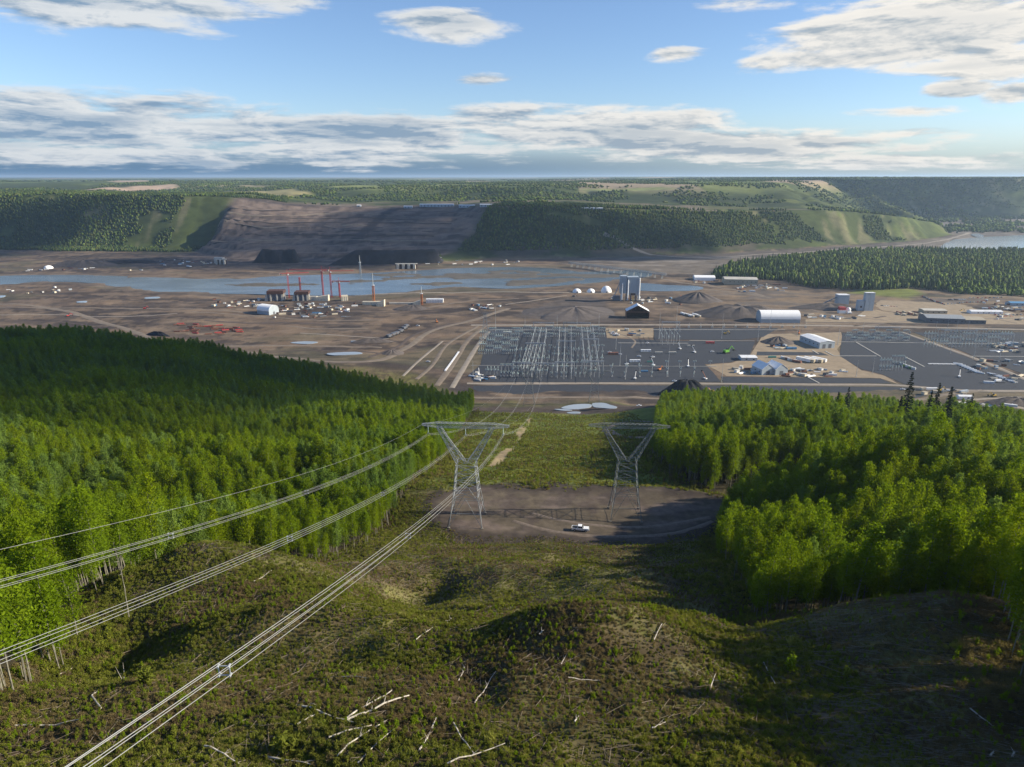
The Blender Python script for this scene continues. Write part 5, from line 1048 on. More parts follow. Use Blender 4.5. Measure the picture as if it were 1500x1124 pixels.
def trestle():
    root = empty('trestle_bridge'); tag(root, 'long dark conveyor bridge on piers across the river flats', 'bridge'); a, b = at(833, 391), at(975, 409); L = np.linalg.norm(b - a); root.location = tuple((a + b) / 2); root.rotation_euler = (0, 0, math.atan2(b[1] - a[1], b[0] - a[0]))
    m_ = MB(); quad_truss(m_, [(-L / 2, -3, 9), (-L / 2, 3, 9), (-L / 2, 3, 13), (-L / 2, -3, 13)], [(L / 2, -3, 9), (L / 2, 3, 9), (L / 2, 3, 13), (L / 2, -3, 13)], 40, .35, .18); m_.build('truss', M['steel_dull'], root); MB().box((0, 0, 9.3), (L, 6.2, .7)).build('deck', M['clad_dark'], root)
    for k in range(15):
        x = -L / 2 + L * (k + .5) / 15; q = MB(); q.box((x, -2.2, 3), (.9, .9, 12)); q.box((x, 2.2, 3), (.9, .9, 12)); q.build('pier', M['steel_dull'], root)
trestle()
def intake(label, px, py, n, wd):
    root = empty('intake_structure'); tag(root, label, 'concrete works'); put(root, px, py)
    for k in range(n): MB().box((k * wd, 0, 6), (wd * .42, 9, 12)).build('pier', M['concrete'], root)
    MB().box(((n - 1) * wd / 2, 2, 12.8), (n * wd, 8, 1.6)).build('deck', M['concrete'], root); MB().box(((n - 1) * wd / 2, 4.2, 5.5), (n * wd * .98, .6, 11)).build('gate', M['opening'], root)
intake('grey pier-and-gate concrete structure on the far bank right of the dark cut', 583, 394, 4, 14); intake('square grey concrete piers on the far bank at the left', 318, 388, 3, 10)

# ------------------------------------------------------------------ the excavation on the far bank: steep dark rock cuts
def rock_cut(label, P0, P1, hh, dep):
    a, b = at(*P0), at(*P1); n = 44; u = np.linspace(0, 1, n); X = a[0] + (b[0] - a[0]) * u; Y = a[1] + (b[1] - a[1]) * u; V = []; rng = np.random.default_rng(int(P0[0])); g0 = h(X, Y)
    jag = (fbm(u * 9, u * 0, 91, 4) - .5) * 14; end = np.minimum(np.minimum(u * 4.5, (1 - u) * 16), 1) * (.94 + .10 * fbm(u * 6, u * 0, 96, 3))
    for k, (f, z) in enumerate(((0, -2.0), (.04, .25), (.10, .52), (.17, .80), (.26, 1.0), (1.0, 1.05))):
        jj = jag + (fbm(u * 40 + k * 7, u * 0 + k, 92, 3) - .5) * 9
        V.append(np.stack([X, Y + jj * .5 + f * dep, g0 + (np.where(z < 0, z, z * hh * end + (fbm(u * 20, u * 0 + k, 95, 3) - .5) * 3))], 1))
    V = np.array(V); V[5, :, 2] = np.maximum(h(V[5, :, 0], V[5, :, 1]) - 1.0, 0); V[4, :, 2] = np.maximum(V[4, :, 2], g0); m_ = V.shape[0]; i = np.arange(m_ - 1)[:, None] * n + np.arange(n - 1)[None]; F = np.stack([i, i + 1, i + n + 1, i + n], -1).reshape(-1, 4)
    tag(mesh_np('rock_cut', V.reshape(-1, 3), F, M['rock_dark']), label, 'rock face', 'excavated rock faces', 'thing')
M['rock_dark'] = mat('dark_shale', (0.026, 0.026, 0.031), 0.95, 0.5, 0.05, bump=1.5)
rock_cut('left dark excavated rock face on the far bank', (368, 386), (437, 386), 36, 46); rock_cut('long dark excavated rock face on the far bank, right of the gap', (480, 389), (648, 386), 37, 50); rock_cut('low dark rock face under the left green hill', (86, 388), (230, 386), 9, 40)

# ------------------------------------------------------------------ works buildings on the terrace above the dam
def terrace_sheds():
    for i, (a, b, L, wd, hh, l) in enumerate(((598, 305, 30, 14, 6, 'white shed at the left end of the terrace above the dam'), (640, 303, 120, 16, 8, 'longest white-roofed work shed on the terrace above the dam'), (684, 304, 55, 14, 7, 'middle pale shed on the terrace above the dam'), (712, 303, 40, 14, 7, 'pale shed at the right end of the terrace row'), (526, 303, 14, 9, 5, 'small lone hut above the left part of the dam'), (862, 306, 90, 6, 2, 'low pale strip roof on the terrace above the dark wooded bluff'))):
        q = hit([(a, b)])[0]; root = empty('work_shed', tuple(q)); tag(root, l, 'shed', 'sheds on the terrace above the dam'); MB().box((0, 0, hh / 2 - .5), (L, wd, hh + 1)).build('wall', M['clad'], root); r = MB(); r.prism([(wd / 2 + .5, hh), (0, hh + 2.2), (-wd / 2 - .5, hh)], -L / 2 - .5, L / 2 + .5); o = r.build('roof', M['white_metal'], root); o.rotation_euler = (0, 0, R(90))
        for k in range(max(1, int(L / 12))): MB().box((-L / 2 + 6 + k * 12 if L > 12 else 0, -wd / 2 - .06, hh * .4), (3, .2, hh * .7)).build('door', M['clad_dark'], root)
terrace_sheds()
M['steel_bright'] = mat('bright_steel', (0.42, 0.44, 0.45), 0.5, 0.1, 0.6, metal=0.2)
# ------------------------------------------------------------------ switchyard: masts, posts, gantries, buses
UV = np.array([.09, 1.0]) / math.hypot(.09, 1)              # the yard's long direction
YRZ = -math.atan(.09)
def light_mast(label, px, py, pt, group='lightning masts of the switchyard', r=.30):
    b = at(px, py); dep = project(b[0], b[1], 0)[2]; H = float(np.clip((py - pt) * dep / 1000 / math.cos(PITCH) * 1.0, 8, 45)); root = empty('lightning_mast', tuple(b)); tag(root, label, 'mast', group)
    MB().tube((0, 0, 0), (0, 0, H), r, .07, n=6).build('pole', M['steel_bright'], root); MB().box((0, 0, .3), (1.3, 1.3, .8)).build('footing', M['concrete'], root)
    MB().box((0, 0, H * .82), (1.5, .2, .2)).build('bracket', M['steel_bright'], root)
where = [(726, 486, 450, 'at the top left corner of the yard'), (693, 552, 528, 'at the bottom left corner of the yard'), (769, 479, 464, 'behind the left row of buses'), (816, 479, 462, 'behind the gap between the left and middle buses'), (845, 480, 463, 'behind the middle buses'), (877, 484, 460, 'behind the right row of buses'), (902, 512, 481, 'beside the sandy store, left one'), (908, 536, 502, 'near the parked machines, left of the trailer'), (916, 556, 520, 'beside the white cab near the front road'),
         (965, 497, 458, 'left of the white bus frames'), (990, 484, 449, 'tall, behind the white bus frames'), (1057, 496, 460, 'in the open gravel behind the green crane'), (978, 552, 505, 'in the middle of the gravel, right of the machines'), (1057, 560, 526, 'at the front edge left of the twin tents'), (1127, 484, 451, 'in front of the arched hall'), (1168, 492, 474, 'behind the control building'), (1227, 505, 476, 'thick, right of the control building'), (1254, 552, 528, 'front right yard, left of the pair'), (1278, 547, 521, 'front right yard, right of the pair'), (1263, 492, 472, 'back of the right yard, first from the control building'), (1284, 497, 474, 'back of the right yard, second from the control building'),
         (1367, 504, 466, 'left one of the four tall masts before the workshop'), (1387, 486, 466, 'second of the four tall masts before the workshop'), (1400, 490, 470, 'third of the four tall masts before the workshop'), (1414, 502, 468, 'right one of the four tall masts before the workshop'), (1392, 518, 482, 'beside the diagonal road, left'), (1426, 526, 488, 'beside the diagonal road, right'), (1446, 514, 492, 'in the far right yard, left'), (1491, 514, 490, 'in the far right yard, right'), (1463, 530, 508, 'in the far right yard behind the white loads'), (1110, 500, 478, 'right of the green crane by the gravel pyramid')]
for a, b, t_, l in where: light_mast('slim grey mast ' + l, a, b, t_)
def bus(label, P0, P1, z, nsup):
    a, b = at(P0[0], P0[1], z), at(P1[0], P1[1], z); root = empty('bus_run', (a[0], a[1], 0)); tag(root, label, 'bus bar', 'overhead bus bars of the switchyard'); d = b - a
    MB().path([(0, 0, z), (d[0] / 2, d[1] / 2, z - .2), (d[0], d[1], z)], .19, 6).build('conductor', M['steel_bright'], root)
    for k in range(nsup):
        f = (k + .5) / nsup; x, y = d[0] * f, d[1] * f; MB().tube((x, y, 0), (x, y, z - 2.4), .28, .2, n=6).build('support', M['steel_bright'], root); i = MB(); i.lathe([(.14, 0)] + [(r, .3 * k2 + .1 * (r < .3)) for k2 in range(7) for r in (.34, .2)] + [(.14, 2.3)], (x, y, z - 2.4), 8); i.build('insulator', M['glass_ins'], root)
runs = [((785, 478), (766, 541)), ((793, 479), (777, 543)), ((801, 480), (790, 547)), ((820, 478), (816, 546)), ((828, 479), (826, 546)), ((836.5, 478), (837, 546)), ((852, 477), (857, 531)), ((860, 478), (867, 540)), ((868, 475), (879, 546)), ((773, 505), (762, 538)), ((782, 505), (771, 540)), ((792, 505), (781, 542))]
nm = ['outermost on the left', 'second from the left', 'third from the left', 'left of the middle three', 'centre of the middle three', 'right of the middle three', 'left of the right-hand three', 'centre of the right-hand three', 'outermost on the right', 'short, first between the left-hand three', 'short, second between the left-hand three', 'short, third between the left-hand three']
for (p, q), l in zip(runs, nm): bus(f"long white overhead bus bar, {l}", p, q, 13 if 'short' not in l else 8, 7 if 'short' not in l else 4)
for i in range(4): bus(f"sloping bus bar in the small frame by the sandy store, {['leftmost', 'second from the left', 'third from the left', 'rightmost'][i]}", (966 + i * 7, 480), (972 + i * 8.5, 494), 14, 3)
def post_kind(kind, label, v):
    root = empty(kind); tag(root, label, 'equipment post'); 
    if v == 0:
        MB().tube((0, 0, 0), (0, 0, 3.6), .22, n=5).build('column', M['steel_bright'], root); i = MB(); i.lathe([(.12, 0), (.42, .3), (.2, .5), (.42, .9), (.2, 1.1), (.42, 1.5), (.2, 1.7), (.38, 2.1), (.12, 2.6)], (0, 0, 3.6), 8); i.build('insulator', M['glass_ins'], root)
    elif v == 1:
        MB().tube((0, 0, 0), (0, 0, 7.5), .26, .2, n=5).build('column', M['steel_bright'], root); MB().box((0, 0, 7.6), (3.4, .35, .35)).build('arm', M['steel_bright'], root); i = MB()
        for x in (-1.5, 0, 1.5): i.lathe([(.1, 0), (.3, .4), (.16, .6), (.3, 1.2), (.1, 1.8)], (x, 0, 7.8), 7)
        i.build('insulator', M['glass_ins'], root)
    else:
        MB().box((0, 0, .5), (1.8, 1.8, 1.0)).build('footing', M['concrete'], root); MB().tube((0, 0, 1), (0, 0, 3.2), .3, n=6).build('column', M['steel_bright'], root); MB().box((0, 0, 4.0), (1.6, 1.2, 1.6)).build('tank', M['steel_dull'], root)
        i = MB(); i.tube((-.5, 0, 4.8), (-1.1, 0, 7.2), .22, .16, n=6); i.tube((.5, 0, 4.8), (1.1, 0, 7.2), .22, .16, n=6); i.build('bushing', M['glass_ins'], root)
    return root
def posts():
    rng = np.random.default_rng(801); g = 'equipment posts of the switchyard'; KIDS_ = ('insulator_post', 'switch_post', 'breaker'); pro = [None] * 3; cnt = 0
    zones = [((700, 486, 758, 522), 120, 'in the dense left corner of the switchyard'), ((752, 482, 884, 498), 96, 'at the back of the switchyard under the buses'), ((752, 512, 886, 556), 130, 'among the front ends of the buses'), ((715, 540, 765, 556), 20, 'in the open front left of the switchyard'), ((1236, 488, 1330, 504), 90, 'in the dense back rows of the right-hand yard'), ((1290, 528, 1330, 546), 26, 'in the front of the right-hand yard'), ((1350, 488, 1480, 512), 110, 'in the far right yard beyond the diagonal road'), ((890, 536, 1050, 556), 22, 'in the open gravel left of the twin tents')]
    what = ['slim insulator post', 'tall switch post with a crossbar', 'squat breaker with two bushings']
    for (x0, y0, x1, y1), n, l in zones:
        rows = max(2, int((y1 - y0) / 6)); k = 0
        for i in range(n):
            r_ = i % rows; c = i // rows; px = x0 + (c + .5 + rng.uniform(-.12, .12)) * (x1 - x0) / math.ceil(n / rows); py = y0 + (r_ + .5) * (y1 - y0) / rows; px += (518 - py) * .12
            v = (r_ + (c // 4)) % 3; b = at(px, py)
            if pro[v] is None: pro[v] = o = post_kind(KIDS_[v], '', v)
            else: o = copy_tree(pro[v])
            o.location = (b[0], b[1], .15); o.rotation_euler = (0, 0, YRZ); tag(o, f"{what[v]} {l}", 'equipment post', g); cnt += 1
    # low row of white footings along the back road
    f0 = None
    for i, px in enumerate(np.linspace(992, 1180, 12)):
        b = at(px, 480.5 - .2 * (i % 2))
        if f0 is None:
            f0 = o = empty('fence_pier'); MB().box((0, 0, 1.4), (3, 1.2, 2.8)).build('pier', M['concrete'], o); MB().tube((0, 0, 2.8), (0, 0, 8), .2, n=5).build('post', M['steel_bright'], o)
        else: o = copy_tree(f0)
        o.location = tuple(b); o.rotation_euler = (0, 0, 0); tag(o, 'pale pier with a thin post in the row along the back road', 'pier', 'piers along the back road')
posts()
def gantry(label, px, py, wd, hh):
    b = at(px, py); root = empty('gantry', tuple(b), YRZ); tag(root, label, 'gantry', 'steel gantries of the switchyard')
    for s in (-1, 1): m_ = MB(); m_.tube((s * wd / 2 - 1.2, 0, 0), (s * wd / 2, 0, hh), .24, n=5); m_.tube((s * wd / 2 + 1.2, 0, 0), (s * wd / 2, 0, hh), .24, n=5); m_.tube((s * wd / 2 - .8, 0, hh * .35), (s * wd / 2 + .8, 0, hh * .35), .12, n=4); m_.build('leg', M['steel_bright'], root)
    m_ = MB(); quad_truss(m_, [(-wd / 2 - 1, -.7, hh), (-wd / 2 - 1, .7, hh), (-wd / 2 - 1, .7, hh + 1.3), (-wd / 2 - 1, -.7, hh + 1.3)], [(wd / 2 + 1, -.7, hh), (wd / 2 + 1, .7, hh), (wd / 2 + 1, .7, hh + 1.3), (wd / 2 + 1, -.7, hh + 1.3)], 9, .16, .08); m_.build('beam', M['steel_bright'], root)
for a, b, wd, hh, l in ((765, 553, 22, 17, 'front left gantry where the conductors land'), (800, 554, 24, 17, 'front gantry right of where the conductors land'), (784, 520, 24, 15, 'gantry across the left-hand buses'), (827, 551, 22, 16, 'gantry at the front of the middle buses'), (829, 515, 24, 14, 'gantry across the middle buses'), (868, 549, 24, 16, 'gantry at the front of the right-hand buses'), (863, 512, 24, 14, 'gantry across the right-hand buses'), (796, 487, 30, 14, 'back gantry over the left-hand buses'), (845, 487, 40, 14, 'long back gantry over the middle and right-hand buses'), (735, 500, 26, 12, 'gantry in the dense left corner'), (1298, 494, 34, 14, 'gantry in the back rows of the right-hand yard'), (1405, 500, 44, 15, 'wide gantry in the far right yard'), (1460, 506, 40, 15, 'gantry at the right edge of the far right yard'), (982, 486, 26, 14, 'gantry holding the four sloping bus bars')): gantry('steel lattice ' + l, a, b, wd, hh)
def small_pylon():
    b = at(711, 498); root = empty('lattice_tower', tuple(b)); tag(root, 'broad grey lattice tower at the top left corner of the switchyard', 'lattice tower'); 
    for sx, sy in ((-1, -1), (1, -1), (1, 1), (-1, 1)): MB().tube((sx * 5, sy * 5, 0), (sx * 1.2, sy * 1.2, 40), .3, .2, n=4).build('leg', M['steel_dull'], root)
    m_ = MB()
    for k in range(9):
        w0, w1 = 5 - 3.8 * k / 9, 5 - 3.8 * (k + 1) / 9; z0, z1 = 40 * k / 9, 40 * (k + 1) / 9
        for (ax, ay), (bx, by) in (((-1, -1), (1, -1)), ((1, -1), (1, 1)), ((1, 1), (-1, 1)), ((-1, 1), (-1, -1))): m_.tube((ax * w0, ay * w0, z0), (bx * w1, by * w1, z1), .15, n=4); m_.tube((bx * w0, by * w0, z0), (ax * w1, ay * w1, z1), .15, n=4)
    m_.build('bracing', M['steel_dull'], root)
    m_ = MB()
    for z, L in ((26, 8), (32, 7), (38, 6)):
        for s in (-1, 1): m_.tube((s * 1.5, 0, z), (s * L, 0, z + .6), .2, n=4); m_.tube((s * 1.5, 0, z + 2), (s * L, 0, z + .6), .15, n=4)
    m_.build('crossarm', M['steel_dull'], root)
small_pylon()
for P, l in ((((905, 503), (1008, 503.5)), 'across the middle gravel behind the machines'), (((1010, 499.5), (1105, 500)), 'along the gravel left of the sandy track'), (((716, 483.8), (884, 484)), 'along the back of the bus rows'), (((954, 483.5), (1150, 483.8)), 'along the back road'), (((1232, 501.5), (1300, 502)), 'in the right-hand yard behind the posts'), (((1300, 502.5), (1500, 505)), 'running right across the diagonal road'), (((1222, 522), (1284, 522.2)), 'in the right-hand yard right of the control building'), (((1420, 522.5), (1500, 523)), 'in the far right yard'), (((690, 536), (1050, 537.5)), 'long and thin across the front gravel'), (((1254, 502), (1290, 523)), 'slanting through the right-hand yard, left'), (((1326, 523.5), (1354, 538)), 'slanting through the right-hand yard, right'), (((1183, 553), (1200, 562)), 'slanting down to the front road'), (((1190, 514), (1199, 519)), 'slanting beside the control building, left'), (((1209, 515), (1222, 522)), 'slanting beside the control building, right')):
    a, b = at(*P[0]), at(*P[1]); m_ = MB(); d = b - a; L = np.linalg.norm(d); n = max(2, int(L / 6)); rz = math.atan2(d[1], d[0])
    for k in range(n): c = a + d * (k + .5) / n; m_.box((c[0], c[1], .42), (L / n - .12, 1.5 if 'thin' not in l else .7, .5), 0, rz)
    tag(m_.build('cable_trench', M['concrete']), 'pale concrete trench cover ' + l, 'cable trench', 'cable trenches of the switchyard')

# ------------------------------------------------------------------ vehicles, containers and loads, small in the picture
def one(kind, mats, cat):
    def wrap(f): m_ = MB(); f(m_); o = m_.build(kind, [M[q] for q in mats]); o['category'] = cat; return o
    return wrap
CARS = {}
def car_mesh(m_):
    m_.box((0, 0, .75), (5.2, 1.9, .7), 0); m_.box((-.1, 0, 1.45), (2.2, 1.7, .7), 1, taper=.8); m_.box((-.1, 0, 1.83), (1.7, 1.35, .06), 0)
    for x in (-1.6, 1.6):
        for y in (-.9, .9): m_.tube((x, y - .12, .4), (x, y + .12, .4), .4, n=8, mi=2)
def digger_mesh(m_):
    for y in (-1.3, 1.3): m_.box((0, y, .55), (4.6, .7, 1.1), 1)
    m_.box((-.3, 0, 1.9), (3.6, 2.7, 1.4), 0); m_.box((1.0, .8, 2.9), (1.5, 1.1, 1.5), 2); m_.tube((1.3, -.2, 2.2), (4.2, -.2, 5.2), .35, n=5, mi=0); m_.tube((4.2, -.2, 5.2), (6.6, -.2, 2.6), .3, n=5, mi=0); m_.box((6.6, -.2, 1.9), (1.2, 1.3, 1.3), 1)
def hauler_mesh(m_):
    m_.box((0, 0, 1.7), (8.6, 3.0, .8), 0); m_.add([(-4.8, -2.2, 2.2), (2.0, -2.2, 2.2), (2.0, 2.2, 2.2), (-4.8, 2.2, 2.2), (-5.4, -2.6, 4.6), (2.2, -2.6, 4.8), (2.2, 2.6, 4.8), (-5.4, 2.6, 4.6)], [(3, 2, 1, 0), (4, 5, 6, 7), (0, 1, 5, 4), (1, 2, 6, 5), (2, 3, 7, 6), (3, 0, 4, 7)], 0); m_.box((3.4, -.6, 3.2), (1.8, 2.2, 2.2), 2); m_.box((4.6, 0, 2.2), (1.2, 3.0, 1.4), 0)
    for x in (-2.6, 3.2):
        for y in (-1.7, 1.7): m_.tube((x, y - .5, 1.3), (x, y + .5, 1.3), 1.3, n=12, mi=1)
def trailer_mesh(m_):
    m_.box((0, 0, 1.9), (14, 3.1, 2.7), 0); m_.box((0, 0, 3.32), (14.4, 3.4, .16), 1)
    for x in (-4, 0, 4): m_.box((x, -1.58, 2.1), (1.4, .08, .8), 2)
    m_.box((5.8, -1.58, 1.7), (.9, .1, 2.0), 2); m_.box((-5, 0, .3), (.8, 2.4, .6), 2); m_.box((5, 0, .3), (.8, 2.4, .6), 2)
def box_mesh(m_):
    m_.box((0, 0, 1.3), (12, 2.44, 2.59), 0)
    for k in range(18): m_.box((-5.6 + k * .66, -1.25, 1.3), (.3, .08, 2.3), 0); m_.box((-5.6 + k * .66, 1.25, 1.3), (.3, .08, 2.3), 0)
    m_.box((6.03, 0, 1.3), (.06, 2.1, 2.3), 1)
def lift_mesh(m_):
    m_.box((0, 0, 1.0), (3.6, 2.3, .9), 0); m_.tube((-1, 0, 1.5), (4.6, 0, 7.5), .26, n=5, mi=1); m_.box((5.2, 0, 7.7), (1.6, 1.6, 1.1), 2)
    for x in (-1.2, 1.2):
        for y in (-1.1, 1.1): m_.tube((x, y - .2, .55), (x, y + .2, .55), .55, n=8, mi=2)
def load_mesh(m_):
    for k in range(7): m_.tube((-5, -1.5 + k * .5, .45), (5, -1.5 + k * .5, .45), .24, n=5, mi=0)
    for k in range(5): m_.tube((-5, -1.0 + k * .5, .95), (5, -1.0 + k * .5, .95), .24, n=5, mi=0)
    for x in (-3, 3): m_.box((x, 0, .1), (.3, 4, .25), 1)
def crate_mesh(m_):
    m_.box((0, 0, 1.1), (4.2, 2.6, 2.0), 0); m_.box((0, 0, 2.2), (4.4, 2.8, .2), 1)
    for x in (-1.6, 0, 1.6): m_.box((x, -1.33, 1.1), (.2, .1, 2.0), 1)
FACT = {'parked_car': (car_mesh, 'car'), 'excavator': (digger_mesh, 'excavator'), 'haul_truck': (hauler_mesh, 'haul truck'), 'office_trailer': (trailer_mesh, 'trailer'), 'shipping_container': (box_mesh, 'container'), 'boom_lift': (lift_mesh, 'boom lift'), 'pipe_bundle': (load_mesh, 'pipe load'), 'equipment_crate': (crate_mesh, 'crate')}
STORE = {}
def unit(kind, mats, px, py, deg, label, group=None, s=1.0, dz=0.0):
    key = (kind, mats)
    if key not in STORE: STORE[key] = one(kind, mats, FACT[kind][1])(FACT[kind][0]); o = STORE[key]
    else: o = STORE[key].copy(); COL.objects.link(o)
    c = at(px, py); g = gz(c[0], c[1]); o.location = (c[0], c[1], g + .22 + dz); o.rotation_euler = (0, 0, R(deg)); o.scale = (s,) * 3
    for k_ in ('group', 'label'):
        if k_ in o: del o[k_]
    return tag(o, label, None, group)
rng = np.random.default_rng(901); CW = ('car_white', 'glass', 'dark'); CD = ('clad_dark', 'glass', 'dark'); CR = ('red', 'glass', 'dark'); CB = ('blue_paint', 'glass', 'dark')
cname = {CW: 'white', CD: 'dark grey', CR: 'red', CB: 'blue'}
for (x0, y0, x1, y1, n, place, deg) in ((1350, 436.5, 1384, 446.5, 18, 'in the long slanting car park row below the grassy toe', 80), (1388, 440.5, 1415, 440.5, 9, 'in the short car park row left of the track', 80), (1386, 446, 1440, 443, 10, 'in the row along the track by the car park', 60), (1418, 437, 1470, 436, 9, 'in the back car park row at the right', 75), (1290, 448, 1316, 449.5, 6, 'in the small row right of the tall silos', 10), (1455, 462, 1498, 462, 8, 'by the sheds at the right edge', 80), (1440, 452, 1495, 455, 10, 'in the middle car park row at the right edge', 70)):
    for i in range(n):
        f = (i + .5) / n; c = (CW, CW, CD, CW, CR, CB, CD)[int(rng.integers(0, 7))]; unit('parked_car', c, x0 + (x1 - x0) * f + rng.uniform(-.5, .5), y0 + (y1 - y0) * f + rng.uniform(-.25, .25), deg + rng.uniform(-6, 6), f"{cname[c]} vehicle {place}", 'parked cars')
for a, b, c, l in ((948, 503.5, CW, 'white car alone behind the machines in the gravel'), (936, 523, CW, 'white car at the left of the two beside the long trailer'), (956, 524, CW, 'white car at the right of the two beside the long trailer'), (918, 534, CW, 'white van body beside the slim mast'), (1397, 573, CD, 'dark vehicle on the near road at the right'), (1322, 572, CW, 'white car on the dark gravel strip above the spruces'), (1043, 516, CW, 'white car left of the green crane'), (893, 517, CW, 'white car under the mast by the sandy store'), (908, 520, CW, 'white car right of the mast by the sandy store'), (988, 559.5, CW, 'white car left of the black heap'), (1420, 546, CD, 'dark car parked behind the white stacked loads'), (936, 597.5, CW, 'white car on the bare ground right of the melt pond'), (612, 478, CW, 'white truck at the head of the haul trucks'), (627, 531, CW, 'white pickup on the bare slope left of the switchyard')): unit('parked_car', c, a, b, float(rng.uniform(-20, 20)), l, 'lone vehicles')
for i, (a, b) in enumerate(((571, 496.5), (577, 493.5), (582, 491), (588, 487), (593, 482.5), (596, 479.5))): unit('haul_truck', ('clad_dark', 'dark', 'opening'), a, b, 62, ['dark haul truck at the near end of the parked line', 'dark haul truck second from the near end of the line', 'dark haul truck third from the near end of the line', 'dark haul truck third from the far end of the line', 'dark haul truck second from the far end of the line', 'dark haul truck at the far end of the parked line'][i], 'haul trucks in a parked line', 1.05)
YD = ('yellow', 'dark', 'glass'); OD = ('orange', 'dark', 'glass')
for a, b, c, d, l in ((1043, 576, OD, 170, 'orange digger at the right end of the black heap'), (966, 543, OD, 40, 'orange machine in the cluster of parked machines'), (1150, 546, YD, 20, 'yellow digger right of the twin tents'), (1062, 490, YD, 0, 'yellow digger on the back gravel behind the green crane'), (840, 434, ('clad_dark', 'dark', 'glass'), 0, 'dark digger on top of the ribbed stockpile'), (1170, 490, OD, 60, 'orange digger behind the control building'), (1408, 455, YD, 15, 'yellow digger beside the cream office block'), (1000, 436, OD, 200, 'orange digger left of the conical gravel heap'), (1376, 574, YD, 10, 'yellow digger where the near roads meet'), (1455, 582, YD, 190, 'yellow digger on the far right of the near road'), (212, 452, CR[:1] + ('dark', 'glass'), 10, 'red digger beside the left haul road'), (100, 464, CR[:1] + ('dark', 'glass'), 40, 'red digger near the edge of the left wood'), (640, 473, OD, 110, 'orange digger at the haul road junction')): unit('excavator', c, a, b, d, l, 'excavators')
GC = ('green_paint', 'dark', 'glass'); unit('excavator', GC, 1064, 518, 25, 'bright green crawler crane alone on the middle gravel', None, 1.8)
for a, b, d, l in ((957, 536, 115, 'white boom lift raised above the parked machines'), (1008, 538, 80, 'boom lift among the footings, left'), (1017, 517, 120, 'boom lift beyond the footings'), (1033, 556, 120, 'boom lift with a red boom near the black heap'), (1405, 553, 60, 'boom lift behind the dark car in the right-hand yard'), (702, 551, 100, 'boom lift in the front left corner'), (996, 512, 110, 'boom lift beside the pale strip'), (930, 556, 70, 'boom lift left of the machine cluster')): unit('boom_lift', ('white_metal', 'orange' if 'red' in l else 'white_metal', 'dark'), a, b, d, l, 'boom lifts', 1.15)
for a, b, d, c, l in ((930, 531, 2, 'white_metal', 'long pale blue trailer in the gravel left of the machines'), (946, 516, 2, 'white_metal', 'white trailer behind the white cars in the gravel'), (965, 518.4, 1, 'concrete', 'long low pale flatbed load in the middle gravel'), (985, 518.3, 1, 'concrete', 'thin pale load right of the flatbed'), (1012, 508.5, 1, 'concrete', 'pale long strip load below the back trench'), (898, 520, 2, 'rust', 'brown load beside the white cab')):
    unit('office_trailer', (c, c, 'clad_dark'), a, b, d, l, 'trailers on the middle gravel', .95 if 'flatbed' not in l and 'thin' not in l and 'strip' not in l else .7)
for i in range(5): unit('office_trailer', ('white_metal' if i % 2 == 0 else 'tan', 'concrete_warm' if i % 2 else 'white_metal', 'clad_dark'), 1177 + i * 5.6, 529.5 + (i % 2) * .8, 128, ['white long office trailer nearest the gravel lane in the sandy yard', 'cream long office trailer second from the gravel lane', 'white long office trailer in the middle of the sandy yard row', 'cream long office trailer second from the right of the row', 'white long office trailer at the right end of the sandy yard row'][i], 'office trailers in the sandy yard', 1.35)
for i in range(6): unit('shipping_container', (('white_metal', 'steel'), ('concrete', 'steel'), ('rust', 'steel'))[i % 3], 1150 + i * 3.4, 526 + i * 1.0, 128, ['white container at the left end of the short row in the sandy yard', 'pale grey container second from the left of the short row', 'rusty container in the middle left of the short row', 'white container in the middle right of the short row', 'pale grey container second from the right of the short row', 'rusty container at the right end of the short row'][i], 'containers in the sandy yard')
unit('shipping_container', ('teal_paint', 'steel'), 1131, 524.5, 3, 'dark green container standing alone behind the twin tents', None, .85); unit('shipping_container', ('blue_paint', 'steel'), 1159, 512, 2, 'blue container in front of the gravel pyramid', None, 1.15); unit('shipping_container', ('teal_paint', 'steel'), 952, 531, 2, 'small green container in the middle gravel', None, .6); unit('shipping_container', ('blue_paint', 'dark'), 944, 545, 1, 'dark blue container in the cluster of machines', None, .7); unit('shipping_container', ('red', 'steel'), 1040, 503.5, 0, 'dark red flat load left of the green crane', None, 1.0)
for i in range(9): unit('shipping_container', (('tan', 'steel'), ('concrete_warm', 'steel'), ('rust', 'steel'))[i % 3], 1316 + (i % 5) * 8.5, 461 - (i // 5) * 3 + (i % 2), 80 + (i % 3) * 5, 'tan or rusty container in the rows left of the cream office block', 'containers by the workshop', 1.0)
for i, (a, b, d) in enumerate(((1005, 463, 110), (1009, 464, 112), (1013, 464.5, 112), (1018, 463, 118), (1022, 464.5, 118), (1000, 462, 105))): unit('office_trailer', ('white_metal' if i % 2 else 'tan', 'white_metal', 'clad_dark'), a, b, d, 'pale trailer in the slanting row in front of the long gravel heap', 'trailers by the gravel heaps', .9)
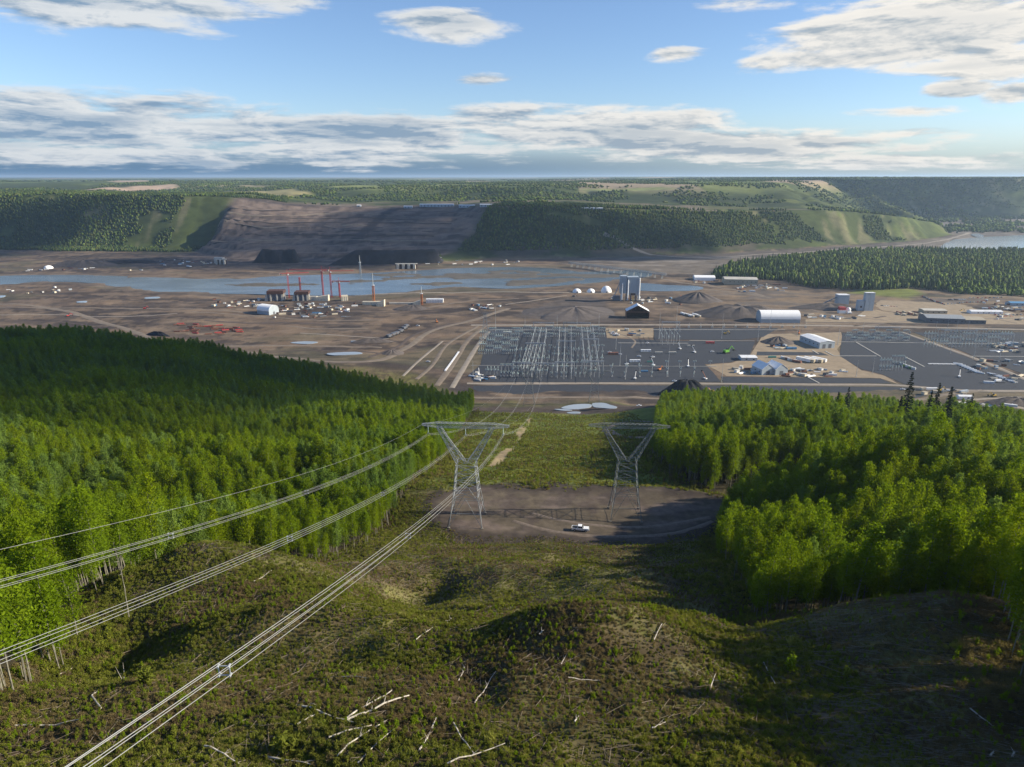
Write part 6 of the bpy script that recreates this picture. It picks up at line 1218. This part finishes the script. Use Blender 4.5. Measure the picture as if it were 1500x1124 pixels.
place = [((740, 486, 752, 491), 3, 'in the left corner of the switchyard'), ((693, 549, 722, 558), 10, 'in the untidy front left corner of the switchyard'), ((893, 484, 952, 493), 12, 'on the sandy store behind the middle gravel'), ((1128, 506, 1150, 513), 8, 'among the pipes before the gravel pyramid'), ((1076, 538, 1104, 549), 9, 'left of the twin tents'), ((1150, 541, 1236, 552), 22, 'in the clutter right of the twin tents'), ((1455, 504, 1500, 518), 16, 'among the white loads at the right edge'), ((1430, 528, 1500, 542), 12, 'in the far right yard in front'), ((1440, 549, 1496, 562), 9, 'in the lower right corner of the right-hand yard'),
         ((1180, 462, 1270, 468), 14, 'right of the arched hall'), ((1440, 440, 1500, 470), 26, 'in the crowded storage yard at the right edge'), ((1080, 418, 1150, 428), 24, 'in the timber yard before the island wood'), ((395, 446, 520, 466), 46, 'in the cluttered yard before the river works'), ((310, 438, 390, 452), 22, 'in the scattered yard left of the river works'), ((40, 393, 220, 397), 10, 'on the far bank at the left'), ((230, 381, 330, 390), 18, 'on the far bank below the left green hill'), ((530, 381, 760, 388), 30, 'along the far bank below the wooded bluff'), ((690, 448, 735, 456), 12, 'in the grey works left of the ribbed stockpile'), ((895, 436, 1000, 446), 16, 'around the foot of the concrete plant'), ((0, 422, 120, 430), 10, 'on the river bank at the far left'), ((1370, 592, 1500, 600), 16, 'along the near road above the right wood'), ((1340, 571, 1430, 580), 6, 'by the road junction above the spruces'), ((1010, 404, 1060, 414), 12, 'around the white canopy tents')]
pal = [('white_metal', 'concrete'), ('concrete_warm', 'tan'), ('rust', 'dark'), ('clad', 'steel'), ('clad_dark', 'dark'), ('blue_paint', 'steel')]; pn = ['white', 'cream', 'rusty', 'blue-grey', 'dark', 'blue']
for (x0, y0, x1, y1), n, l in place:
    for i in range(int(n * 1.5)):
        k = int(rng.choice(6, p=[.32, .2, .16, .14, .13, .05])); t_ = rng.uniform(); a, b = rng.uniform(x0, x1), rng.uniform(y0, y1)
        if t_ < .5: unit('equipment_crate', pal[k], a, b, float(rng.uniform(0, 180)), f"{pn[k]} crate {l}", 'crates and small loads', float(rng.uniform(.7, 1.5)))
        elif t_ < .8: unit('pipe_bundle', pal[k], a, b, float(rng.uniform(-40, 40)), f"{pn[k]} bundle of pipes {l}", 'bundled loads', float(rng.uniform(.7, 1.2)))
        else: unit('shipping_container', pal[k], a, b, float(rng.uniform(-30, 30)), f"{pn[k]} container {l}", 'scattered containers', float(rng.uniform(.6, 1.0)))
for i in range(42): unit('pipe_bundle', ('red' if i % 4 == 0 else 'rust', 'dark'), 258 + rng.uniform(0, 95), 476 + rng.uniform(0, 13), float(rng.uniform(-25, 25)), ('red' if i % 4 == 0 else 'rusty red-brown') + ' bundle of reinforcing bars in the laydown yard left of the haul road', 'rebar bundles', 1.0)
for i in range(9): unit('pipe_bundle', ('white_metal', 'steel'), 1403 + i * 4.0, 533.5 + i * 1.7, -44, 'white stacked load in the slanting stack of the right-hand yard', 'white stacks in the right-hand yard', 1.0)
for i in range(6): unit('pipe_bundle', ('white_metal', 'steel'), 1364 + i * 6.6, 533.8 + .1 * i, 2, 'white load in the straight row joining the slanting stack', 'white stacks in the right-hand yard', .8)
for i in range(5): unit('equipment_crate', ('green_paint' if i in (1, 3) else 'white_metal', 'steel'), 1320 + i * 4.5, 535 + i * 1.6, -40, 'white or green crate in the slanting row left of the white stacks', 'crates and small loads', 1.1)
for i in range(8): unit('pipe_bundle', ('white_metal', 'blue_paint'), 1452 + i * 4.5, 548 + i * 1.7, -42, 'white load in the slanting row beside the diagonal road', 'white stacks in the right-hand yard', .9)
unit('pipe_bundle', ('white_metal', 'steel'), 694, 456, 120, 'long white conveyor leaning over the grey works left of the stockpile', None, 1.8); unit('pipe_bundle', ('white_metal', 'steel'), 277, 391, -40, 'white conveyor strip on the far bank at the left', None, 2.0)
STRIP = ((652, 545), (672, 516)); a, b = at(*STRIP[0]), at(*STRIP[1]); m_ = MB(); d = b - a
for k in range(16): c = a + d * (k + .5) / 16; m_.box((c[0], c[1], gz(c[0], c[1]) + .6), (np.linalg.norm(d) / 16 - .2, 2.2, .7), 0, math.atan2(d[1], d[0]))
tag(m_.build('pipe_run', M['white_metal']), 'white pipe line lying along the bare slope left of the switchyard', 'pipe')
# ------------------------------------------------------------------ clouds added out of view to the right, shaped to shade chosen ground
# ground places in cloud shade: x, y, z, half sizes
CLOUD_SPOTS = [(-420, 540, 80, 400, 230), (-400, 530, 80, 380, 220), (-430, 560, 70, 380, 220), (-420, 620, 60, 380, 170), (-620, 2000, 30, 460, 260), (-200, 2250, 80, 420, 280), (-1660, 2180, 80, 340, 280), (-1660, 2180, 80, 330, 260), (-1640, 2160, 80, 330, 260), (330, 2070, 70, 440, 150), (330, 2070, 70, 420, 150), (300, 2080, 70, 430, 140),
               (2300, 4300, 120, 700, 500), (2500, 4300, 120, 700, 500)]
def shade_clouds():
    H = 1500.0; off = np.array([SUN_DIR.x, SUN_DIR.y]) / SUN_DIR.z; rng = np.random.default_rng(950)
    m_ = bpy.data.materials.new('shade_cloud'); m_.use_nodes = True; bs = m_.node_tree.nodes['Principled BSDF']; bs.inputs['Base Color'].default_value = (.8, .8, .82, 1); bs.inputs['Roughness'].default_value = 1; bs.inputs['Specular IOR Level'].default_value = 0
    bs.inputs['Alpha'].default_value = 0.24      # thin enough to let some sun through
    V = []; F = []; n, k = 22, 7
    for gx, gy, gz_, rx, ry in CLOUD_SPOTS:
        c = np.array([gx, gy]) + off * (H - gz_)
        for i in range(int(9 + rx * ry / 22000)):
            q = rng.uniform(-1, 1, 2); d = np.hypot(*q); q = q * (.75 / d) if d > .75 else q; s = rng.uniform(.34, .5); b = len(V); zc = H + rng.uniform(-15, 25)
            for j in range(k):
                th = math.pi * j / (k - 1)
                for a in range(n):
                    t = 2 * math.pi * a / n; r = math.sin(th) * (1 + .16 * math.sin(3 * t + i) + .10 * math.sin(7 * t + 2 * i)); V.append((c[0] + (q[0] + s * r * math.cos(t)) * rx, c[1] + (q[1] + s * r * math.sin(t)) * ry, zc + math.cos(th) * 45))
            F += [(b + j * n + a, b + (j + 1) * n + a, b + (j + 1) * n + (a + 1) % n, b + j * n + (a + 1) % n) for j in range(k - 1) for a in range(n)]
    o = mesh_np('shade_clouds', V, F, m_, smooth=True); o['kind'] = 'stuff'
shade_clouds()
# ------------------------------------------------------------------ evening air
def haze():
    m_ = bpy.data.materials.new('haze'); m_.use_nodes = True; t = NT(m_.node_tree); t.t.nodes.clear()
    v = t.n('ShaderNodeVolumePrincipled'); v.inputs['Color'].default_value = (0.58, 0.78, 1.0, 1); v.inputs['Density'].default_value = 4.6e-5; v.inputs['Anisotropy'].default_value = 0.25
    o = t.n('ShaderNodeOutputMaterial'); t.L.new(v.outputs[0], o.inputs['Volume'])
    a = MB().box((0, 17500, 141), (110000, 63000, 289)).build('haze', m_); a['kind'] = 'stuff'
haze()
